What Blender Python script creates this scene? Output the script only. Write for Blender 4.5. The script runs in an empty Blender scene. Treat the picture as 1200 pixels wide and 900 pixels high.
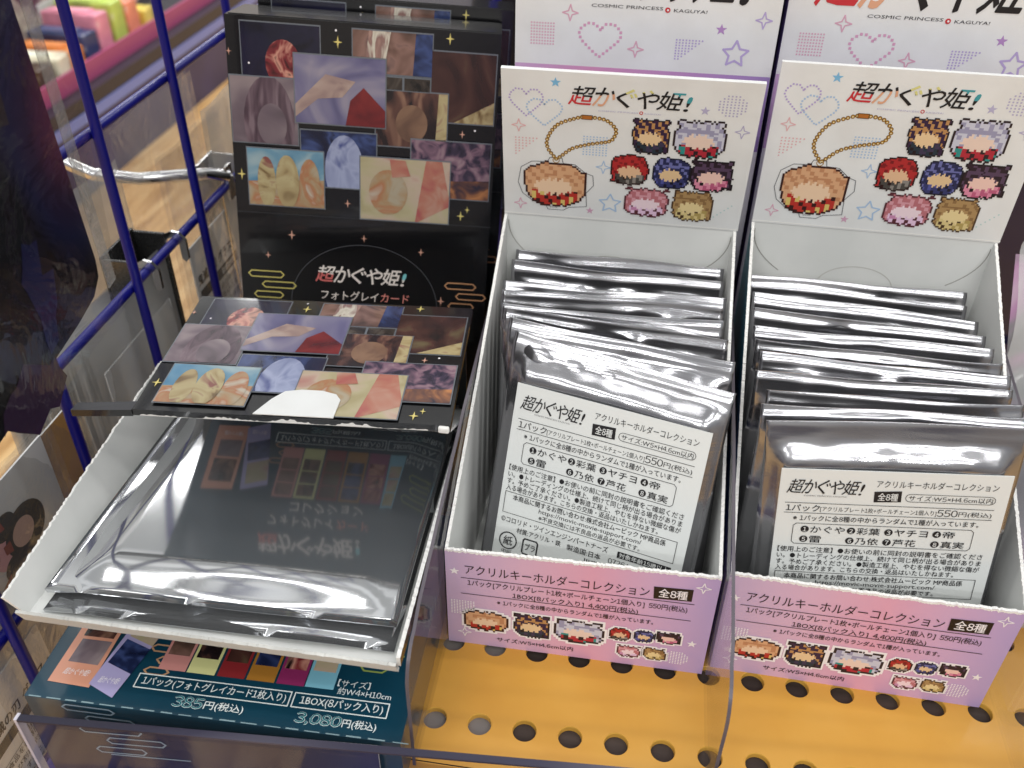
import bpy, bmesh, math, random
import numpy as np
from mathutils import Vector, Matrix

# ------------------------------------------------------------------ scene, camera, light
scn = bpy.context.scene
col = scn.collection
S = 0.1                       # one modelling unit = one display-box width = 10 cm
scn.view_settings.view_transform = 'Standard'
scn.view_settings.look = 'None'
scn.view_settings.exposure = 0.33
scn.view_settings.gamma = 1.0
try:
    scn.cycles.max_bounces = 10; scn.cycles.transparent_max_bounces = 24
    scn.cycles.caustics_reflective = True; scn.cycles.blur_glossy = 1.0; scn.cycles.caustics_refractive = False
    scn.cycles.sample_clamp_indirect = 4.0
    scn.cycles.use_denoising = True
except Exception:
    pass

YAW, PITCH, ROLL = -0.1457183, 0.6443613, 0.0126236
CAM = Vector((0.58006, -2.30049, 3.06053))
def cam_axes():
    f = Vector((math.sin(YAW)*math.cos(PITCH), math.cos(YAW)*math.cos(PITCH), -math.sin(PITCH)))
    rt = Vector((math.cos(YAW), -math.sin(YAW), 0)); up = rt.cross(f)
    c, s = math.cos(ROLL), math.sin(ROLL)
    return c*rt + s*up, -s*rt + c*up, f
R_, U_, F_ = cam_axes()
cam = bpy.data.cameras.new('camera'); camo = bpy.data.objects.new('camera', cam); col.objects.link(camo)
M = Matrix.Identity(4)
for i in range(3):
    M[i][0] = R_[i]; M[i][1] = U_[i]; M[i][2] = -F_[i]; M[i][3] = CAM[i]*S
camo.matrix_world = M
cam.sensor_width = 36; cam.lens = 1089.8866/1200*36
cam.clip_start = 0.01; cam.clip_end = 100
cam.dof.use_dof = True; cam.dof.focus_distance = 0.345; cam.dof.aperture_fstop = 15.0
scn.camera = camo

def lin(c):
    return c/12.92 if c <= 0.04045 else ((c+0.055)/1.055)**2.4
def hexc(h, k=1.0):
    h = h.lstrip('#')
    return tuple(lin(int(h[i:i+2], 16)/255)*k for i in (0, 2, 4)) + (1.0,)

# shop interior all round: pale ceiling above, mixed goods and people at eye level, darker floor
w = bpy.data.worlds.new('World'); scn.world = w; w.use_nodes = True
nt = w.node_tree; N = nt.nodes; Lk = nt.links
bg = N['Background']; tc = N.new('ShaderNodeTexCoord'); sep = N.new('ShaderNodeSeparateXYZ')
Lk.new(tc.outputs['Generated'], sep.inputs[0])
mr = N.new('ShaderNodeMapRange'); mr.inputs['From Min'].default_value = -1; mr.inputs['From Max'].default_value = 1
Lk.new(sep.outputs['Z'], mr.inputs['Value'])
rp = N.new('ShaderNodeValToRGB'); Lk.new(mr.outputs[0], rp.inputs[0])
e = rp.color_ramp.elements
e[0].position = 0.0; e[0].color = (0.27, 0.255, 0.245, 1)
e[1].position = 1.0; e[1].color = (0.78, 0.79, 0.78, 1)
for p_, c_ in ((0.36, (0.32, 0.305, 0.30, 1)), (0.52, (0.40, 0.39, 0.385, 1)), (0.66, (0.60, 0.61, 0.60, 1))):
    x = e.new(p_); x.color = c_
nz = N.new('ShaderNodeTexNoise'); nz.inputs['Scale'].default_value = 3.2; nz.inputs['Detail'].default_value = 2
Lk.new(tc.outputs['Generated'], nz.inputs['Vector'])
rp2 = N.new('ShaderNodeValToRGB'); Lk.new(nz.outputs['Fac'], rp2.inputs[0])
e2 = rp2.color_ramp.elements
e2[0].position = .33; e2[0].color = (.30, .28, .34, 1); e2[1].position = .72; e2[1].color = (1.65, 1.62, 1.58, 1)
for p_, c_ in ((.43, (.62, .60, .70, 1)), (.52, (1.0, .95, .9, 1)), (.6, (1.05, .92, .82, 1))):
    x = e2.new(p_); x.color = c_
mx = N.new('ShaderNodeMix'); mx.data_type = 'RGBA'; mx.blend_type = 'MULTIPLY'
fm = N.new('ShaderNodeMapRange'); fm.inputs['From Min'].default_value = .0; fm.inputs['From Max'].default_value = .5
fm.inputs['To Min'].default_value = 1; fm.inputs['To Max'].default_value = .15
Lk.new(sep.outputs['Z'], fm.inputs['Value']); Lk.new(fm.outputs[0], mx.inputs[0])
Lk.new(rp.outputs[0], mx.inputs[6]); Lk.new(rp2.outputs[0], mx.inputs[7])
mz = N.new('ShaderNodeMath'); mz.operation = 'MAXIMUM'; mz.inputs[1].default_value = .12; Lk.new(sep.outputs['Z'], mz.inputs[0])
dv = N.new('ShaderNodeMath'); dv.operation = 'DIVIDE'; Lk.new(sep.outputs['Y'], dv.inputs[0]); Lk.new(mz.outputs[0], dv.inputs[1])
ml = N.new('ShaderNodeMath'); ml.operation = 'MULTIPLY'; ml.inputs[1].default_value = 14.0; Lk.new(dv.outputs[0], ml.inputs[0])
sn = N.new('ShaderNodeMath'); sn.operation = 'SINE'; Lk.new(ml.outputs[0], sn.inputs[0])
rw = N.new('ShaderNodeMapRange'); rw.interpolation_type = 'SMOOTHSTEP'; rw.inputs['From Min'].default_value = .1; rw.inputs['From Max'].default_value = .95  # bright overhead stripes added so the foil shows rows of highlights
rw.inputs['To Min'].default_value = .80; rw.inputs['To Max'].default_value = 1.7; Lk.new(sn.outputs[0], rw.inputs['Value'])
zm = N.new('ShaderNodeMapRange'); zm.inputs['From Min'].default_value = .12; zm.inputs['From Max'].default_value = .35; Lk.new(sep.outputs['Z'], zm.inputs['Value'])
m3 = N.new('ShaderNodeMix'); m3.data_type = 'FLOAT'; m3.inputs[2].default_value = 1.0; Lk.new(zm.outputs[0], m3.inputs[0]); Lk.new(rw.outputs[0], m3.inputs[3])
mm = N.new('ShaderNodeVectorMath'); mm.operation = 'SCALE'; Lk.new(mx.outputs[2], mm.inputs[0]); Lk.new(m3.outputs[0], mm.inputs['Scale'])
Lk.new(mm.outputs[0], bg.inputs['Color']); bg.inputs['Strength'].default_value = 0.74

def lamp(x, y, z, sx, sy, e, rotz=0, c=(1, .992, .968)):
    l = bpy.data.lights.new('ceiling_tube', 'AREA'); l.shape = 'RECTANGLE'; l.size = sx; l.size_y = sy
    l.energy = e; l.color = c
    o = bpy.data.objects.new('ceiling_tube', l); col.objects.link(o)
    o.location = (x, y, z); o.rotation_euler = (0, 0, rotz)
# rows of shop ceiling tubes, about 1.9 m above the shelf
for y, en in ((-3.2, 15.0), (-2.3, 11.0), (-1.4, 6.5), (-.6, 3.6), (.3, 3.0), (1.4, 4.0), (2.8, 10.0)):
    for x in (-.9, .9):
        lamp(x, y, 1.95, 1.25, .09, en)
lamp(-2.6, .3, 1.95, 1.25, .09, 6.0); lamp(2.8, .3, 1.95, 1.25, .06, 10.0)
lamp(-1.5, 3.5, 1.7, 1.6, .3, 18.0)
for x, y in ((-1.6, 5.0), (-1.2, 7.0), (1.2, 6.0)):  # far lamps added to put glare on the left of the tray pack
    lamp(x, y, 1.95, 1.6, .25, 30.0)

# ------------------------------------------------------------------ materials
MATS = {}
def principled(name, rgb, rough=.6, metal=0., spec=.5, coat=0., coat_r=.05):
    if name in MATS: return MATS[name]
    m = bpy.data.materials.new(name); m.use_nodes = True
    b = m.node_tree.nodes['Principled BSDF']
    b.inputs['Base Color'].default_value = rgb if len(rgb) == 4 else (*rgb, 1)
    b.inputs['Roughness'].default_value = rough; b.inputs['Metallic'].default_value = metal
    b.inputs['Specular IOR Level'].default_value = spec
    b.inputs['Coat Weight'].default_value = coat; b.inputs['Coat Roughness'].default_value = coat_r
    MATS[name] = m
    return m
def ink(h, rough=.5, coat=0.):
    return principled('ink_'+h.strip('#')+('_g' if coat else ''), hexc(h), rough, 0, .4, coat)
def nd(m, t, **kw):
    n = m.node_tree.nodes.new(t)
    for k, v in kw.items(): n.inputs[k.replace('_', ' ')].default_value = v
    return n
def lk(m, a, b): m.node_tree.links.new(a, b)
def bump(m, scale, strength, dist=.0005, vec='Object', stretch=None, detail=3, rough_var=None):
    b = m.node_tree.nodes['Principled BSDF']; t = nd(m, 'ShaderNodeTexCoord')
    v = t.outputs[vec]
    if stretch:
        mp = nd(m, 'ShaderNodeMapping'); mp.inputs['Scale'].default_value = stretch; lk(m, v, mp.inputs[0]); v = mp.outputs[0]
    n = nd(m, 'ShaderNodeTexNoise', Scale=scale, Detail=detail); lk(m, v, n.inputs['Vector'])
    bp = nd(m, 'ShaderNodeBump', Strength=strength, Distance=dist)
    lk(m, n.outputs['Fac'], bp.inputs['Height']); lk(m, bp.outputs[0], b.inputs['Normal'])
    if rough_var:
        r = nd(m, 'ShaderNodeMapRange'); r.inputs['To Min'].default_value = rough_var[0]; r.inputs['To Max'].default_value = rough_var[1]
        lk(m, n.outputs['Fac'], r.inputs['Value']); lk(m, r.outputs[0], b.inputs['Roughness'])
    return n
def tone(m, scale, cols, detail=4, vec='Object', stretch=None, distort=0.):
    """mottled colour: noise through a ramp."""
    b = m.node_tree.nodes['Principled BSDF']; t = nd(m, 'ShaderNodeTexCoord'); v = t.outputs[vec]
    if stretch:
        mp = nd(m, 'ShaderNodeMapping'); mp.inputs['Scale'].default_value = stretch; lk(m, v, mp.inputs[0]); v = mp.outputs[0]
    n = nd(m, 'ShaderNodeTexNoise', Scale=scale, Detail=detail, Distortion=distort); lk(m, v, n.inputs['Vector'])
    r = nd(m, 'ShaderNodeValToRGB'); lk(m, n.outputs['Fac'], r.inputs[0])
    el = r.color_ramp.elements
    el[0].position, el[0].color = cols[0]; el[1].position, el[1].color = cols[-1]
    for p_, c_ in cols[1:-1]:
        q = el.new(p_); q.color = c_
    lk(m, r.outputs[0], b.inputs['Base Color'])
    return m
WHITE = principled('white_card', hexc('#e6e7e7'), .42, 0, .4)
tone(WHITE, 55, [(.3, hexc('#dfe0df')), (.7, hexc('#e8eaea'))]); bump(WHITE, 900, .15, .0002)
WHITEIN = principled('white_card_inside', hexc('#dcdddb'), .6, 0, .35)
tone(WHITEIN, 40, [(.3, hexc('#d4d6d4')), (.7, hexc('#e0e1df'))])
TORN = principled('torn_paper_fibre', hexc('#f0efec'), .9, 0, .2); bump(TORN, 2500, .6, .0006)
LABELP = principled('label_paper', hexc('#dbdedd'), .42, 0, .4)
BLACKC = principled('black_card', hexc('#0d0d10'), .22, 0, .5, .6, .06); bump(BLACKC, 90, .10, .0008)
TEAL = principled('teal_card', hexc('#0e3a4d'), .28, 0, .5, .5, .08)
tone(TEAL, 30, [(.3, hexc('#0c3446')), (.7, hexc('#113f52'))])
def ramp_mat(name, stops, axis=0, rough=.4, coat=.2):
    m = principled(name, (1, 1, 1), rough, 0, .4, coat)
    t = nd(m, 'ShaderNodeTexCoord'); s = nd(m, 'ShaderNodeSeparateXYZ'); lk(m, t.outputs['Generated'], s.inputs[0])
    r = nd(m, 'ShaderNodeValToRGB'); lk(m, s.outputs[axis], r.inputs[0]); el = r.color_ramp.elements
    el[0].position, el[0].color = stops[0]; el[1].position, el[1].color = stops[-1]
    for p_, c_ in stops[1:-1]:
        q = el.new(p_); q.color = c_
    lk(m, r.outputs[0], m.node_tree.nodes['Principled BSDF'].inputs['Base Color'])
    return m
PINK = ramp_mat('pink_lilac_print', [(0, hexc('#c4aed0')), (.3, hexc('#d8b0ca')), (.55, hexc('#dfa4bd')), (.75, hexc('#d0a9cb')), (1, hexc('#b8a3d2'))])
STRIPE = ramp_mat('pink_violet_stripe', [(0, hexc('#c9a7d0')), (.3, hexc('#d796bd')), (.6, hexc('#c493c4')), (1, hexc('#9c84c0'))])
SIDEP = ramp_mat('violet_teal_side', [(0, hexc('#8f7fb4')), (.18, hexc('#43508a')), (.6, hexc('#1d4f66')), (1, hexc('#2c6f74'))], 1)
LILAC = principled('lilac_side', hexc('#8f80b4'), .4, 0, .4, .2)

FOIL = principled('silver_foil', hexc('#9c9ca0'), .11, .92)
bump(FOIL, 60, .14, .0012, stretch=(.35, .35, 2.6), rough_var=(.12, .22))
FOILF = principled('silver_foil_flat', hexc('#c6c8cb'), .085, .86)
bump(FOILF, 22, .05, .0008)
CHROME = principled('chrome', (.72, .72, .73), .16, 1.0); bump(CHROME, 150, .15, .0004)
DARKSTEEL = principled('dark_steel', (.10, .10, .10), .22, .85); bump(DARKSTEEL, 250, .3, .0004, rough_var=(.12, .4))
BLUE = principled('blue_coated_wire', hexc('#0c0e70'), .40, 0, .35, .1); bump(BLUE, 180, .12, .0004)
def film(name, tint=(1, 1, 1), gloss=.06, k=1.0, rough=.06, wr=0., scale=40, haze=0.):
    m = bpy.data.materials.new(name); m.use_nodes = True; n = m.node_tree.nodes; n.clear()
    out = n.new('ShaderNodeOutputMaterial'); mix = n.new('ShaderNodeMixShader')
    tr = n.new('ShaderNodeBsdfTransparent'); tr.inputs[0].default_value = (*tint, 1)
    gl = n.new('ShaderNodeBsdfGlossy'); gl.inputs['Roughness'].default_value = rough
    lw = n.new('ShaderNodeLayerWeight'); lw.inputs['Blend'].default_value = .5
    fr = n.new('ShaderNodeMath'); fr.operation = 'POWER'; fr.inputs[1].default_value = 4.0
    m.node_tree.links.new(lw.outputs['Facing'], fr.inputs[0])
    mu = n.new('ShaderNodeMath'); mu.operation = 'MULTIPLY_ADD'; mu.inputs[1].default_value = k; mu.inputs[2].default_value = gloss
    mu.use_clamp = True
    L = m.node_tree.links
    L.new(fr.outputs[0], mu.inputs[0]); L.new(mu.outputs[0], mix.inputs[0]); L.new(tr.outputs[0], mix.inputs[1]); L.new(gl.outputs[0], mix.inputs[2])
    if haze:
        df = n.new('ShaderNodeBsdfDiffuse'); df.inputs[0].default_value = (.75, .75, .74, 1); m2 = n.new('ShaderNodeMixShader'); m2.inputs[0].default_value = haze
        L.new(mix.outputs[0], m2.inputs[1]); L.new(df.outputs[0], m2.inputs[2]); L.new(m2.outputs[0], out.inputs[0])
    else: L.new(mix.outputs[0], out.inputs[0])
    if wr:
        t = n.new('ShaderNodeTexCoord'); z = n.new('ShaderNodeTexNoise'); z.inputs['Scale'].default_value = scale; z.inputs['Detail'].default_value = 4
        z.inputs['Distortion'].default_value = .8
        b = n.new('ShaderNodeBump'); b.inputs['Strength'].default_value = wr; b.inputs['Distance'].default_value = .004
        L.new(t.outputs['Object'], z.inputs[0]); L.new(z.outputs['Fac'], b.inputs['Height'])
        L.new(b.outputs[0], gl.inputs['Normal']); L.new(b.outputs[0], lw.inputs['Normal'])
    return m
ACRYL = film('clear_acrylic', (.93, .93, .95), .0, .42, .04, .05, 12)
ACRYLE = principled('acrylic_edge', hexc('#5a545c'), .3, 0, .4)
FILM = film('clear_film', (.95, .95, .95), .05, 1.3, .08, .7, 45)
FILMG = film('milky_film', (.86, .86, .85), .10, 1.0, .16, .5, 30, .36)
FILM = film('clear_film_dusty', (.96, .96, .96), .05, 1.0, .10, .5, 45, .07)

# ------------------------------------------------------------------ mesh helpers
def V(*a): return Vector(a)
class MB:
    def __init__(s): s.v = []; s.f = []; s.m = []; s.mats = []; s.smooth = []
    def mi(s, m):
        if m not in s.mats: s.mats.append(m)
        return s.mats.index(m)
    def add(s, pts, faces, m, smooth=False):
        b = len(s.v); s.v.extend([tuple(p) for p in pts]); k = s.mi(m)
        for f in faces:
            s.f.append([b+i for i in f]); s.m.append(k); s.smooth.append(smooth)
    def poly(s, pts, m): s.add(pts, [list(range(len(pts)))], m)
    def prism(s, pts, nvec, m, mback=None, mside=None):
        """flat outline pts (front, counter-clockwise seen from the front) pushed back by nvec."""
        n = len(pts); back = [p - nvec for p in pts]
        s.add(pts, [list(range(n))], m)
        s.add(back, [list(range(n))[::-1]], mback or m)
        sd = []
        for i in range(n):
            j = (i+1) % n; sd.append([pts[j], pts[i], back[i], back[j]])
        for q in sd: s.add(q, [[0, 1, 2, 3]], mside or mback or m)
    def box(s, a, b, m, rz=0, c=None):
        x0, y0, z0 = a; x1, y1, z1 = b
        P = [V(x, y, z) for z in (z0, z1) for y in (y0, y1) for x in (x0, x1)]
        if rz:
            c = c or V((x0+x1)/2, (y0+y1)/2, 0); cs, sn = math.cos(rz), math.sin(rz)
            P = [V(c.x+(p.x-c.x)*cs-(p.y-c.y)*sn, c.y+(p.x-c.x)*sn+(p.y-c.y)*cs, p.z) for p in P]
        s.add(P, [[0, 2, 3, 1], [4, 5, 7, 6], [0, 1, 5, 4], [2, 6, 7, 3], [0, 4, 6, 2], [1, 3, 7, 5]], m)
    def tube(s, path, r, m, n=12):
        path = [Vector(p) for p in path]; rings = []
        ref = None
        for i, p in enumerate(path):
            t = (path[min(i+1, len(path)-1)] - path[max(i-1, 0)]).normalized()
            if ref is None:
                ref = t.orthogonal().normalized()
            ref = (ref - t*ref.dot(t)).normalized(); q = t.cross(ref)
            rings.append([p + (ref*math.cos(a)+q*math.sin(a))*r for a in [2*math.pi*k/n for k in range(n)]])
        pts = [p for rg in rings for p in rg]; F = []
        for i in range(len(rings)-1):
            for k in range(n):
                F.append([i*n+k, i*n+(k+1) % n, (i+1)*n+(k+1) % n, (i+1)*n+k])
        s.add(pts, F, m, True)
        s.add(rings[0], [list(range(n))[::-1]], m); s.add(rings[-1], [list(range(n))], m)
    def grid(s, P, nx, ny, m, smooth=True, flip=False):
        F = []
        for j in range(ny-1):
            for i in range(nx-1):
                q = [j*nx+i, j*nx+i+1, (j+1)*nx+i+1, (j+1)*nx+i]
                F.append(q[::-1] if flip else q)
        s.add(P, F, m, smooth)
    def build(s, name, parent=None, origin=(0, 0, 0), bevel=0):
        o_ = Vector(origin) if parent is None else Vector(parent['_o'])
        me = bpy.data.meshes.new(name)
        me.from_pydata([((p[0]-o_.x)*S, (p[1]-o_.y)*S, (p[2]-o_.z)*S) for p in s.v], [], s.f)
        for m in s.mats: me.materials.append(m)
        me.polygons.foreach_set('material_index', s.m)
        me.polygons.foreach_set('use_smooth', s.smooth)
        me.update()
        ob = bpy.data.objects.new(name, me); col.objects.link(ob)
        if parent is None: ob.location = o_*S
        else: ob.parent = parent
        ob['_o'] = tuple(o_)
        if bevel:
            b = ob.modifiers.new('bevel', 'BEVEL'); b.width = bevel*S; b.segments = 2; b.limit_method = 'ANGLE'
        return ob
def tag(o, label, cat, group=None):
    o['label'] = label; o['category'] = cat
    if group: o['group'] = group
    return o
def thing(name, label, cat, loc, group=None):
    o = bpy.data.objects.new(name, None); col.objects.link(o); o.location = Vector(loc)*S; o['_o'] = tuple(loc)
    o.empty_display_size = .01
    return tag(o, label, cat, group)
def jag(p, q, n, amp, rng, keep=True):
    """torn line from p to q in 2D."""
    p = np.array(p, float); q = np.array(q, float); d = q-p; nn = np.array([-d[1], d[0]])/np.hypot(*d)
    out = [tuple(p)]
    for i in range(1, n):
        t = (i+rng.uniform(-.3, .3))/n
        out.append(tuple(p+d*t+nn*rng.uniform(-amp, amp)))
    out.append(tuple(q))
    return out

# ------------------------------------------------------------------ printing on panels
_G = {}
def glyph_mesh(sx, bold=0.):
    k = (sx, bold)
    if k in _G: return _G[k]
    c = bpy.data.curves.new('t', 'FONT'); c.body = sx; c.size = 1; c.resolution_u = 2; c.offset = bold
    o = bpy.data.objects.new('t', c); col.objects.link(o)
    dg = bpy.context.evaluated_depsgraph_get(); dg.update()
    me = bpy.data.meshes.new_from_object(o.evaluated_get(dg))
    v = np.array([(q.co.x, q.co.y) for q in me.vertices]) if len(me.vertices) else np.zeros((0, 2))
    f = [list(q.vertices) for q in me.polygons]
    bpy.data.objects.remove(o); bpy.data.curves.remove(c); bpy.data.meshes.remove(me)
    _G[k] = (v, f)
    return _G[k]
def line_mesh(t):
    if not any(c in t for c in '0123456789'): return glyph_mesh(t, 0.)
    vs, fs, x, k = [], [], 0., 0
    run = ''
    def put(v, f, dx):
        nonlocal k
        vs.append(v+np.array([dx, 0.])); fs.extend([[i+k for i in q] for q in f]); k += len(v)
    for c in t+'\0':
        if c in '0123456789\0':
            if run:
                v, f = glyph_mesh(run, 0.)
                if len(v):
                    put(v, f, x)
                    tail = len(run)-len(run.rstrip())
                    asc = ord(run[-1]) < 256
                    adv = sum(1.0 for q in run if ord(q) > 256)
                    x += max(v[:, 0].max()+.06+.25*tail, adv if not any(ord(q) < 256 for q in run) else 0)
                else: x += .3*len(run)
                run = ''
            if c == '\0': break
            v, f = glyph_mesh(chr(ord(c)-48+0xFF10), 0.)
            wd = v[:, 0].max()-v[:, 0].min(); adv = .56
            put(v, f, x+(adv-wd)/2-v[:, 0].min()); x += adv
        else: run += c
    return np.concatenate(vs), fs
def clip(poly, a, b, c):
    """keep the part of a 2D polygon with a*x+b*y<=c."""
    out = []
    for i in range(len(poly)):
        p, q = poly[i], poly[(i+1) % len(poly)]
        dp, dq = a*p[0]+b*p[1]-c, a*q[0]+b*q[1]-c
        if dp <= 0: out.append(p)
        if dp*dq < 0:
            t = dp/(dp-dq); out.append((p[0]+(q[0]-p[0])*t, p[1]+(q[1]-p[1])*t))
    return out
class Print:
    EPS = .0009
    def __init__(s, mb, o, u, v, clipv=None):
        s.mb = mb; s.o = Vector(o); s.u = Vector(u); s.v = Vector(v); s.n = s.u.cross(s.v).normalized()
        s.asp = s.u.length/s.v.length; s.clips = clipv or []
    def P(s, x, y, lay): return s.o + s.u*x + s.v*y + s.n*(s.EPS*lay)
    def poly(s, pts, m, lay=1):
        for (a, b, c) in s.clips:
            pts = clip(pts, a, b, c)
            if len(pts) < 3: return
        s.mb.poly([s.P(x, y, lay) for x, y in pts], m)
    def rect(s, x0, y0, x1, y1, m, lay=1): s.poly([(x0, y0), (x1, y0), (x1, y1), (x0, y1)], m, lay)
    def text(s, t, x0, y0, x1, h, m, lay=2, shear=0., bold=0.):
        if bold > 0:
            b_ = bold*.8; k_ = h*1.1
            for i_, (dx, dy) in enumerate(((-b_, 0), (b_, 0), (0, b_), (0, -b_))):
                s.text(t, x0+dx*k_/s.asp, y0+dy*k_, x1+dx*k_/s.asp, h, m, lay+.18*i_, shear, 0.)
            return
        v, f = line_mesh(t)
        if not len(v): return
        a = v.min(0); b = v.max(0)
        sx = (x1-x0-shear*h/s.asp*0)/(b[0]-a[0]); sy = h/(b[1]-a[1])
        X = x0+(v[:, 0]-a[0])*sx; Y = y0+(v[:, 1]-a[1])*sy
        X = X+(Y-y0)/s.asp*shear
        if not s.clips:
            s.mb.add([s.P(x, y, lay) for x, y in zip(X, Y)], f, m)
        else:
            for q in f: s.poly([(X[i], Y[i]) for i in q], m, lay)
    def logo(s, x0, y0, x1, y1, base, tints, lay=2, shear=.28, bold=.012, slope=0., outline=None):
        """the slanted six-glyph title; tints: per glyph (colour material, a,b,c in the glyph square) or None."""
        if bold > 0:
            e_ = bold*.75*(y1-y0)
            for i_, (dx, dy) in enumerate(((-e_, 0), (e_, 0), (0, e_), (0, -e_))):
                s.logo(x0+dx/s.asp, y0+dy, x1+dx/s.asp, y1+dy, base, tints, lay+.18*i_, shear, 0., slope)
            return
        W = [1.02, .93, .9, .95, 1.02, .5]; tot = sum(W); x = x0; h = y1-y0
        wd = (x1-x0) - shear*h/s.asp
        for g, wt, tn in zip('超かぐや姫!', W, tints):
            v, f = glyph_mesh(g, 0.); ww = wd*wt/tot
            if g == '!':
                v = v - v.min(0); v = v/np.array([v[:, 0].max(), 1]); v[:, 0] = .25+v[:, 0]*.4; v[:, 1] = v[:, 1]*1.12-.12
            else:
                v = (v-v.min(0))/(v.max(0)-v.min(0)); v = v*np.array([.97, 1.0])+np.array([0., -.12])
            for q in f:
                pts = [tuple(v[i]) for i in q]
                parts = [(pts, base)]
                if tn:
                    a, b, c = tn[1]
                    parts = [(clip(pts, a, b, c), tn[0]), (clip(pts, -a, -b, -c), base)]
                for pp, mm in parts:
                    if len(pp) < 3: continue
                    o2 = []
                    for (gx, gy) in pp:
                        yy = (gy+.12)*h
                        xx = x+gx*ww+yy/s.asp*shear
                        o2.append((xx, y0+yy+slope*(xx-x0)))
                    s.poly(o2, mm, lay)
            x += ww
    def stroke(s, pts, wd, m, lay=1, closed=False):
        P2 = [np.array((p[0], p[1]/s.asp)) for p in pts]
        n = len(P2)
        for i in range(n if closed else n-1):
            a, b = P2[i], P2[(i+1) % n]; d = b-a; L = np.hypot(*d)
            if L < 1e-9: continue
            d = d/L; q = np.array([-d[1], d[0]])*wd/2
            a = a-d*wd*.3; b = b+d*wd*.3
            s.poly([(z[0], z[1]*s.asp) for z in (a-q, b-q, b+q, a+q)], m, lay+(.3 if i % 2 else 0)+(.15 if closed and i == n-1 else 0))
    def circle(s, x, y, r, m, lay=1, n=20, ry=None):
        ry = ry or r
        s.poly([(x+r*math.cos(2*math.pi*k/n), y+ry*s.asp*math.sin(2*math.pi*k/n)) for k in range(n)], m, lay)
    def ring(s, x, y, r, wd, m, lay=1, n=16):
        s.stroke([(x+r*math.cos(2*math.pi*k/n), y+r*s.asp*math.sin(2*math.pi*k/n)) for k in range(n)], wd, m, lay, True)
    def star(s, x, y, r, m, lay=1, k=5, inner=.42):
        pts = []
        for i in range(2*k):
            a = math.pi/2+math.pi*i/k; q = r if i % 2 == 0 else r*inner
            pts.append((x+q*math.cos(a), y+q*s.asp*math.sin(a)))
        for i in range(1, 2*k, 2):      # tips, then the core
            s.poly([pts[i], pts[(i+1) % (2*k)], pts[(i+2) % (2*k)]], m, lay)
        s.poly([pts[i] for i in range(1, 2*k, 2)], m, lay)
    def ostar(s, x, y, r, wd, m, lay=1):
        pts = []
        for i in range(10):
            a = math.pi/2+math.pi*i/5; q = r if i % 2 == 0 else r*.5
            pts.append((x+q*math.cos(a), y+q*s.asp*math.sin(a)))
        s.stroke(pts, wd, m, lay, True)
    def sparkle(s, x, y, r, wd, m, lay=1):
        pts = []
        for i in range(8):
            a = math.pi/4*i; q = r if i % 2 == 0 else r*.34
            pts.append((x+q*math.cos(a), y+q*s.asp*math.sin(a)))
        s.stroke(pts, wd, m, lay, True)
    def glint(s, x, y, r, m, lay=2):
        k = .2*r
        for sx, sy in ((1, 1.35), (-1, 1.35)):
            pass
        R2 = r*1.35*s.asp; kk = k*s.asp
        for p in ([(x-k, y-kk), (x+k, y-kk), (x+k, y+kk), (x-k, y+kk)], [(x-k, y+kk), (x+k, y+kk), (x, y+R2)], [(x+k, y-kk), (x-k, y-kk), (x, y-R2)],
                  [(x+k, y-kk), (x+r, y), (x+k, y+kk)], [(x-k, y+kk), (x-r, y), (x-k, y-kk)]):
            s.poly(p, m, lay)
    def heart(s, x0, y0, x1, y1, d, m, lay=1):
        cx, cy, hw, hh = (x0+x1)/2, (y0+y1)/2, (x1-x0)/2, (y1-y0)/2
        path = [(0, .62), (-.25, .95), (-.62, .98), (-.95, .62), (-1, .3), (-.85, -.05), (-.42, -.55), (0, -1), (.42, -.55), (.85, -.05), (1, .3), (.95, .62), (.62, .98), (.25, .95), (0, .62)]
        pts = [np.array((cx+a*hw, cy+b*hh)) for a, b in path]
        step = d*1.75; acc = 0.
        for a, b in zip(pts[:-1], pts[1:]):
            dd = b-a; L = math.hypot(dd[0], dd[1]/s.asp); t = acc
            while t < L:
                p = a+dd*t/L; s.rect(p[0]-d/2, p[1]-d/2*s.asp, p[0]+d/2, p[1]+d/2*s.asp, m, lay); t += step
            acc = t-L
    def dots(s, x0, y0, x1, y1, nx, ny, r, m, lay=1, tri=False, rnd=False):
        for j in range(ny):
            for i in range(nx):
                if tri and i > nx-1-j: continue
                if tri == 2 and i < nx-1-j: continue
                if rnd and ((i-(nx-1)/2)**2/(nx/2)**2+(j-(ny-1)/2)**2/(ny/2)**2) > 1: continue
                x = x0+(x1-x0)*i/(nx-1); y = y1+(y0-y1)*j/(ny-1)
                s.rect(x-r, y-r*s.asp, x+r, y+r*s.asp, m, lay)
    def blob(s, x0, y0, x1, y1, pal, seed, lay=2, nx=22, halo=None, bits=()):
        y0 -= .09*(y1-y0); y1 += .11*(y1-y0)
        """a plain mosaic patch in a printed picture's colours: dark rim, top, middle and bottom bands."""
        rng = random.Random(seed)
        ny = max(8, int(nx*(y1-y0)/s.asp/(x1-x0)))
        px, py = (x1-x0)/nx, (y1-y0)/ny
        ins = set()
        wob = [rng.uniform(-.05, .05) for _ in range(16)]
        for j in range(ny):
            for i in range(nx):
                a = (i+.5)/nx*2-1; b = (j+.5)/ny*2-1
                th = math.atan2(b, a); k = int((th+math.pi)/(2*math.pi)*16) % 16
                if (abs(a)**2.5+abs(b)**2.5)**(1/2.5) < 1.0+wob[k]: ins.add((i, j))
        for i in range(nx):           # ragged rim
            if rng.random() < .3: ins.discard((i, 0))
            if rng.random() < .45 and .12 < i/nx < .88 and (i, ny-1) in ins: ins.discard((i, ny-1))
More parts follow.
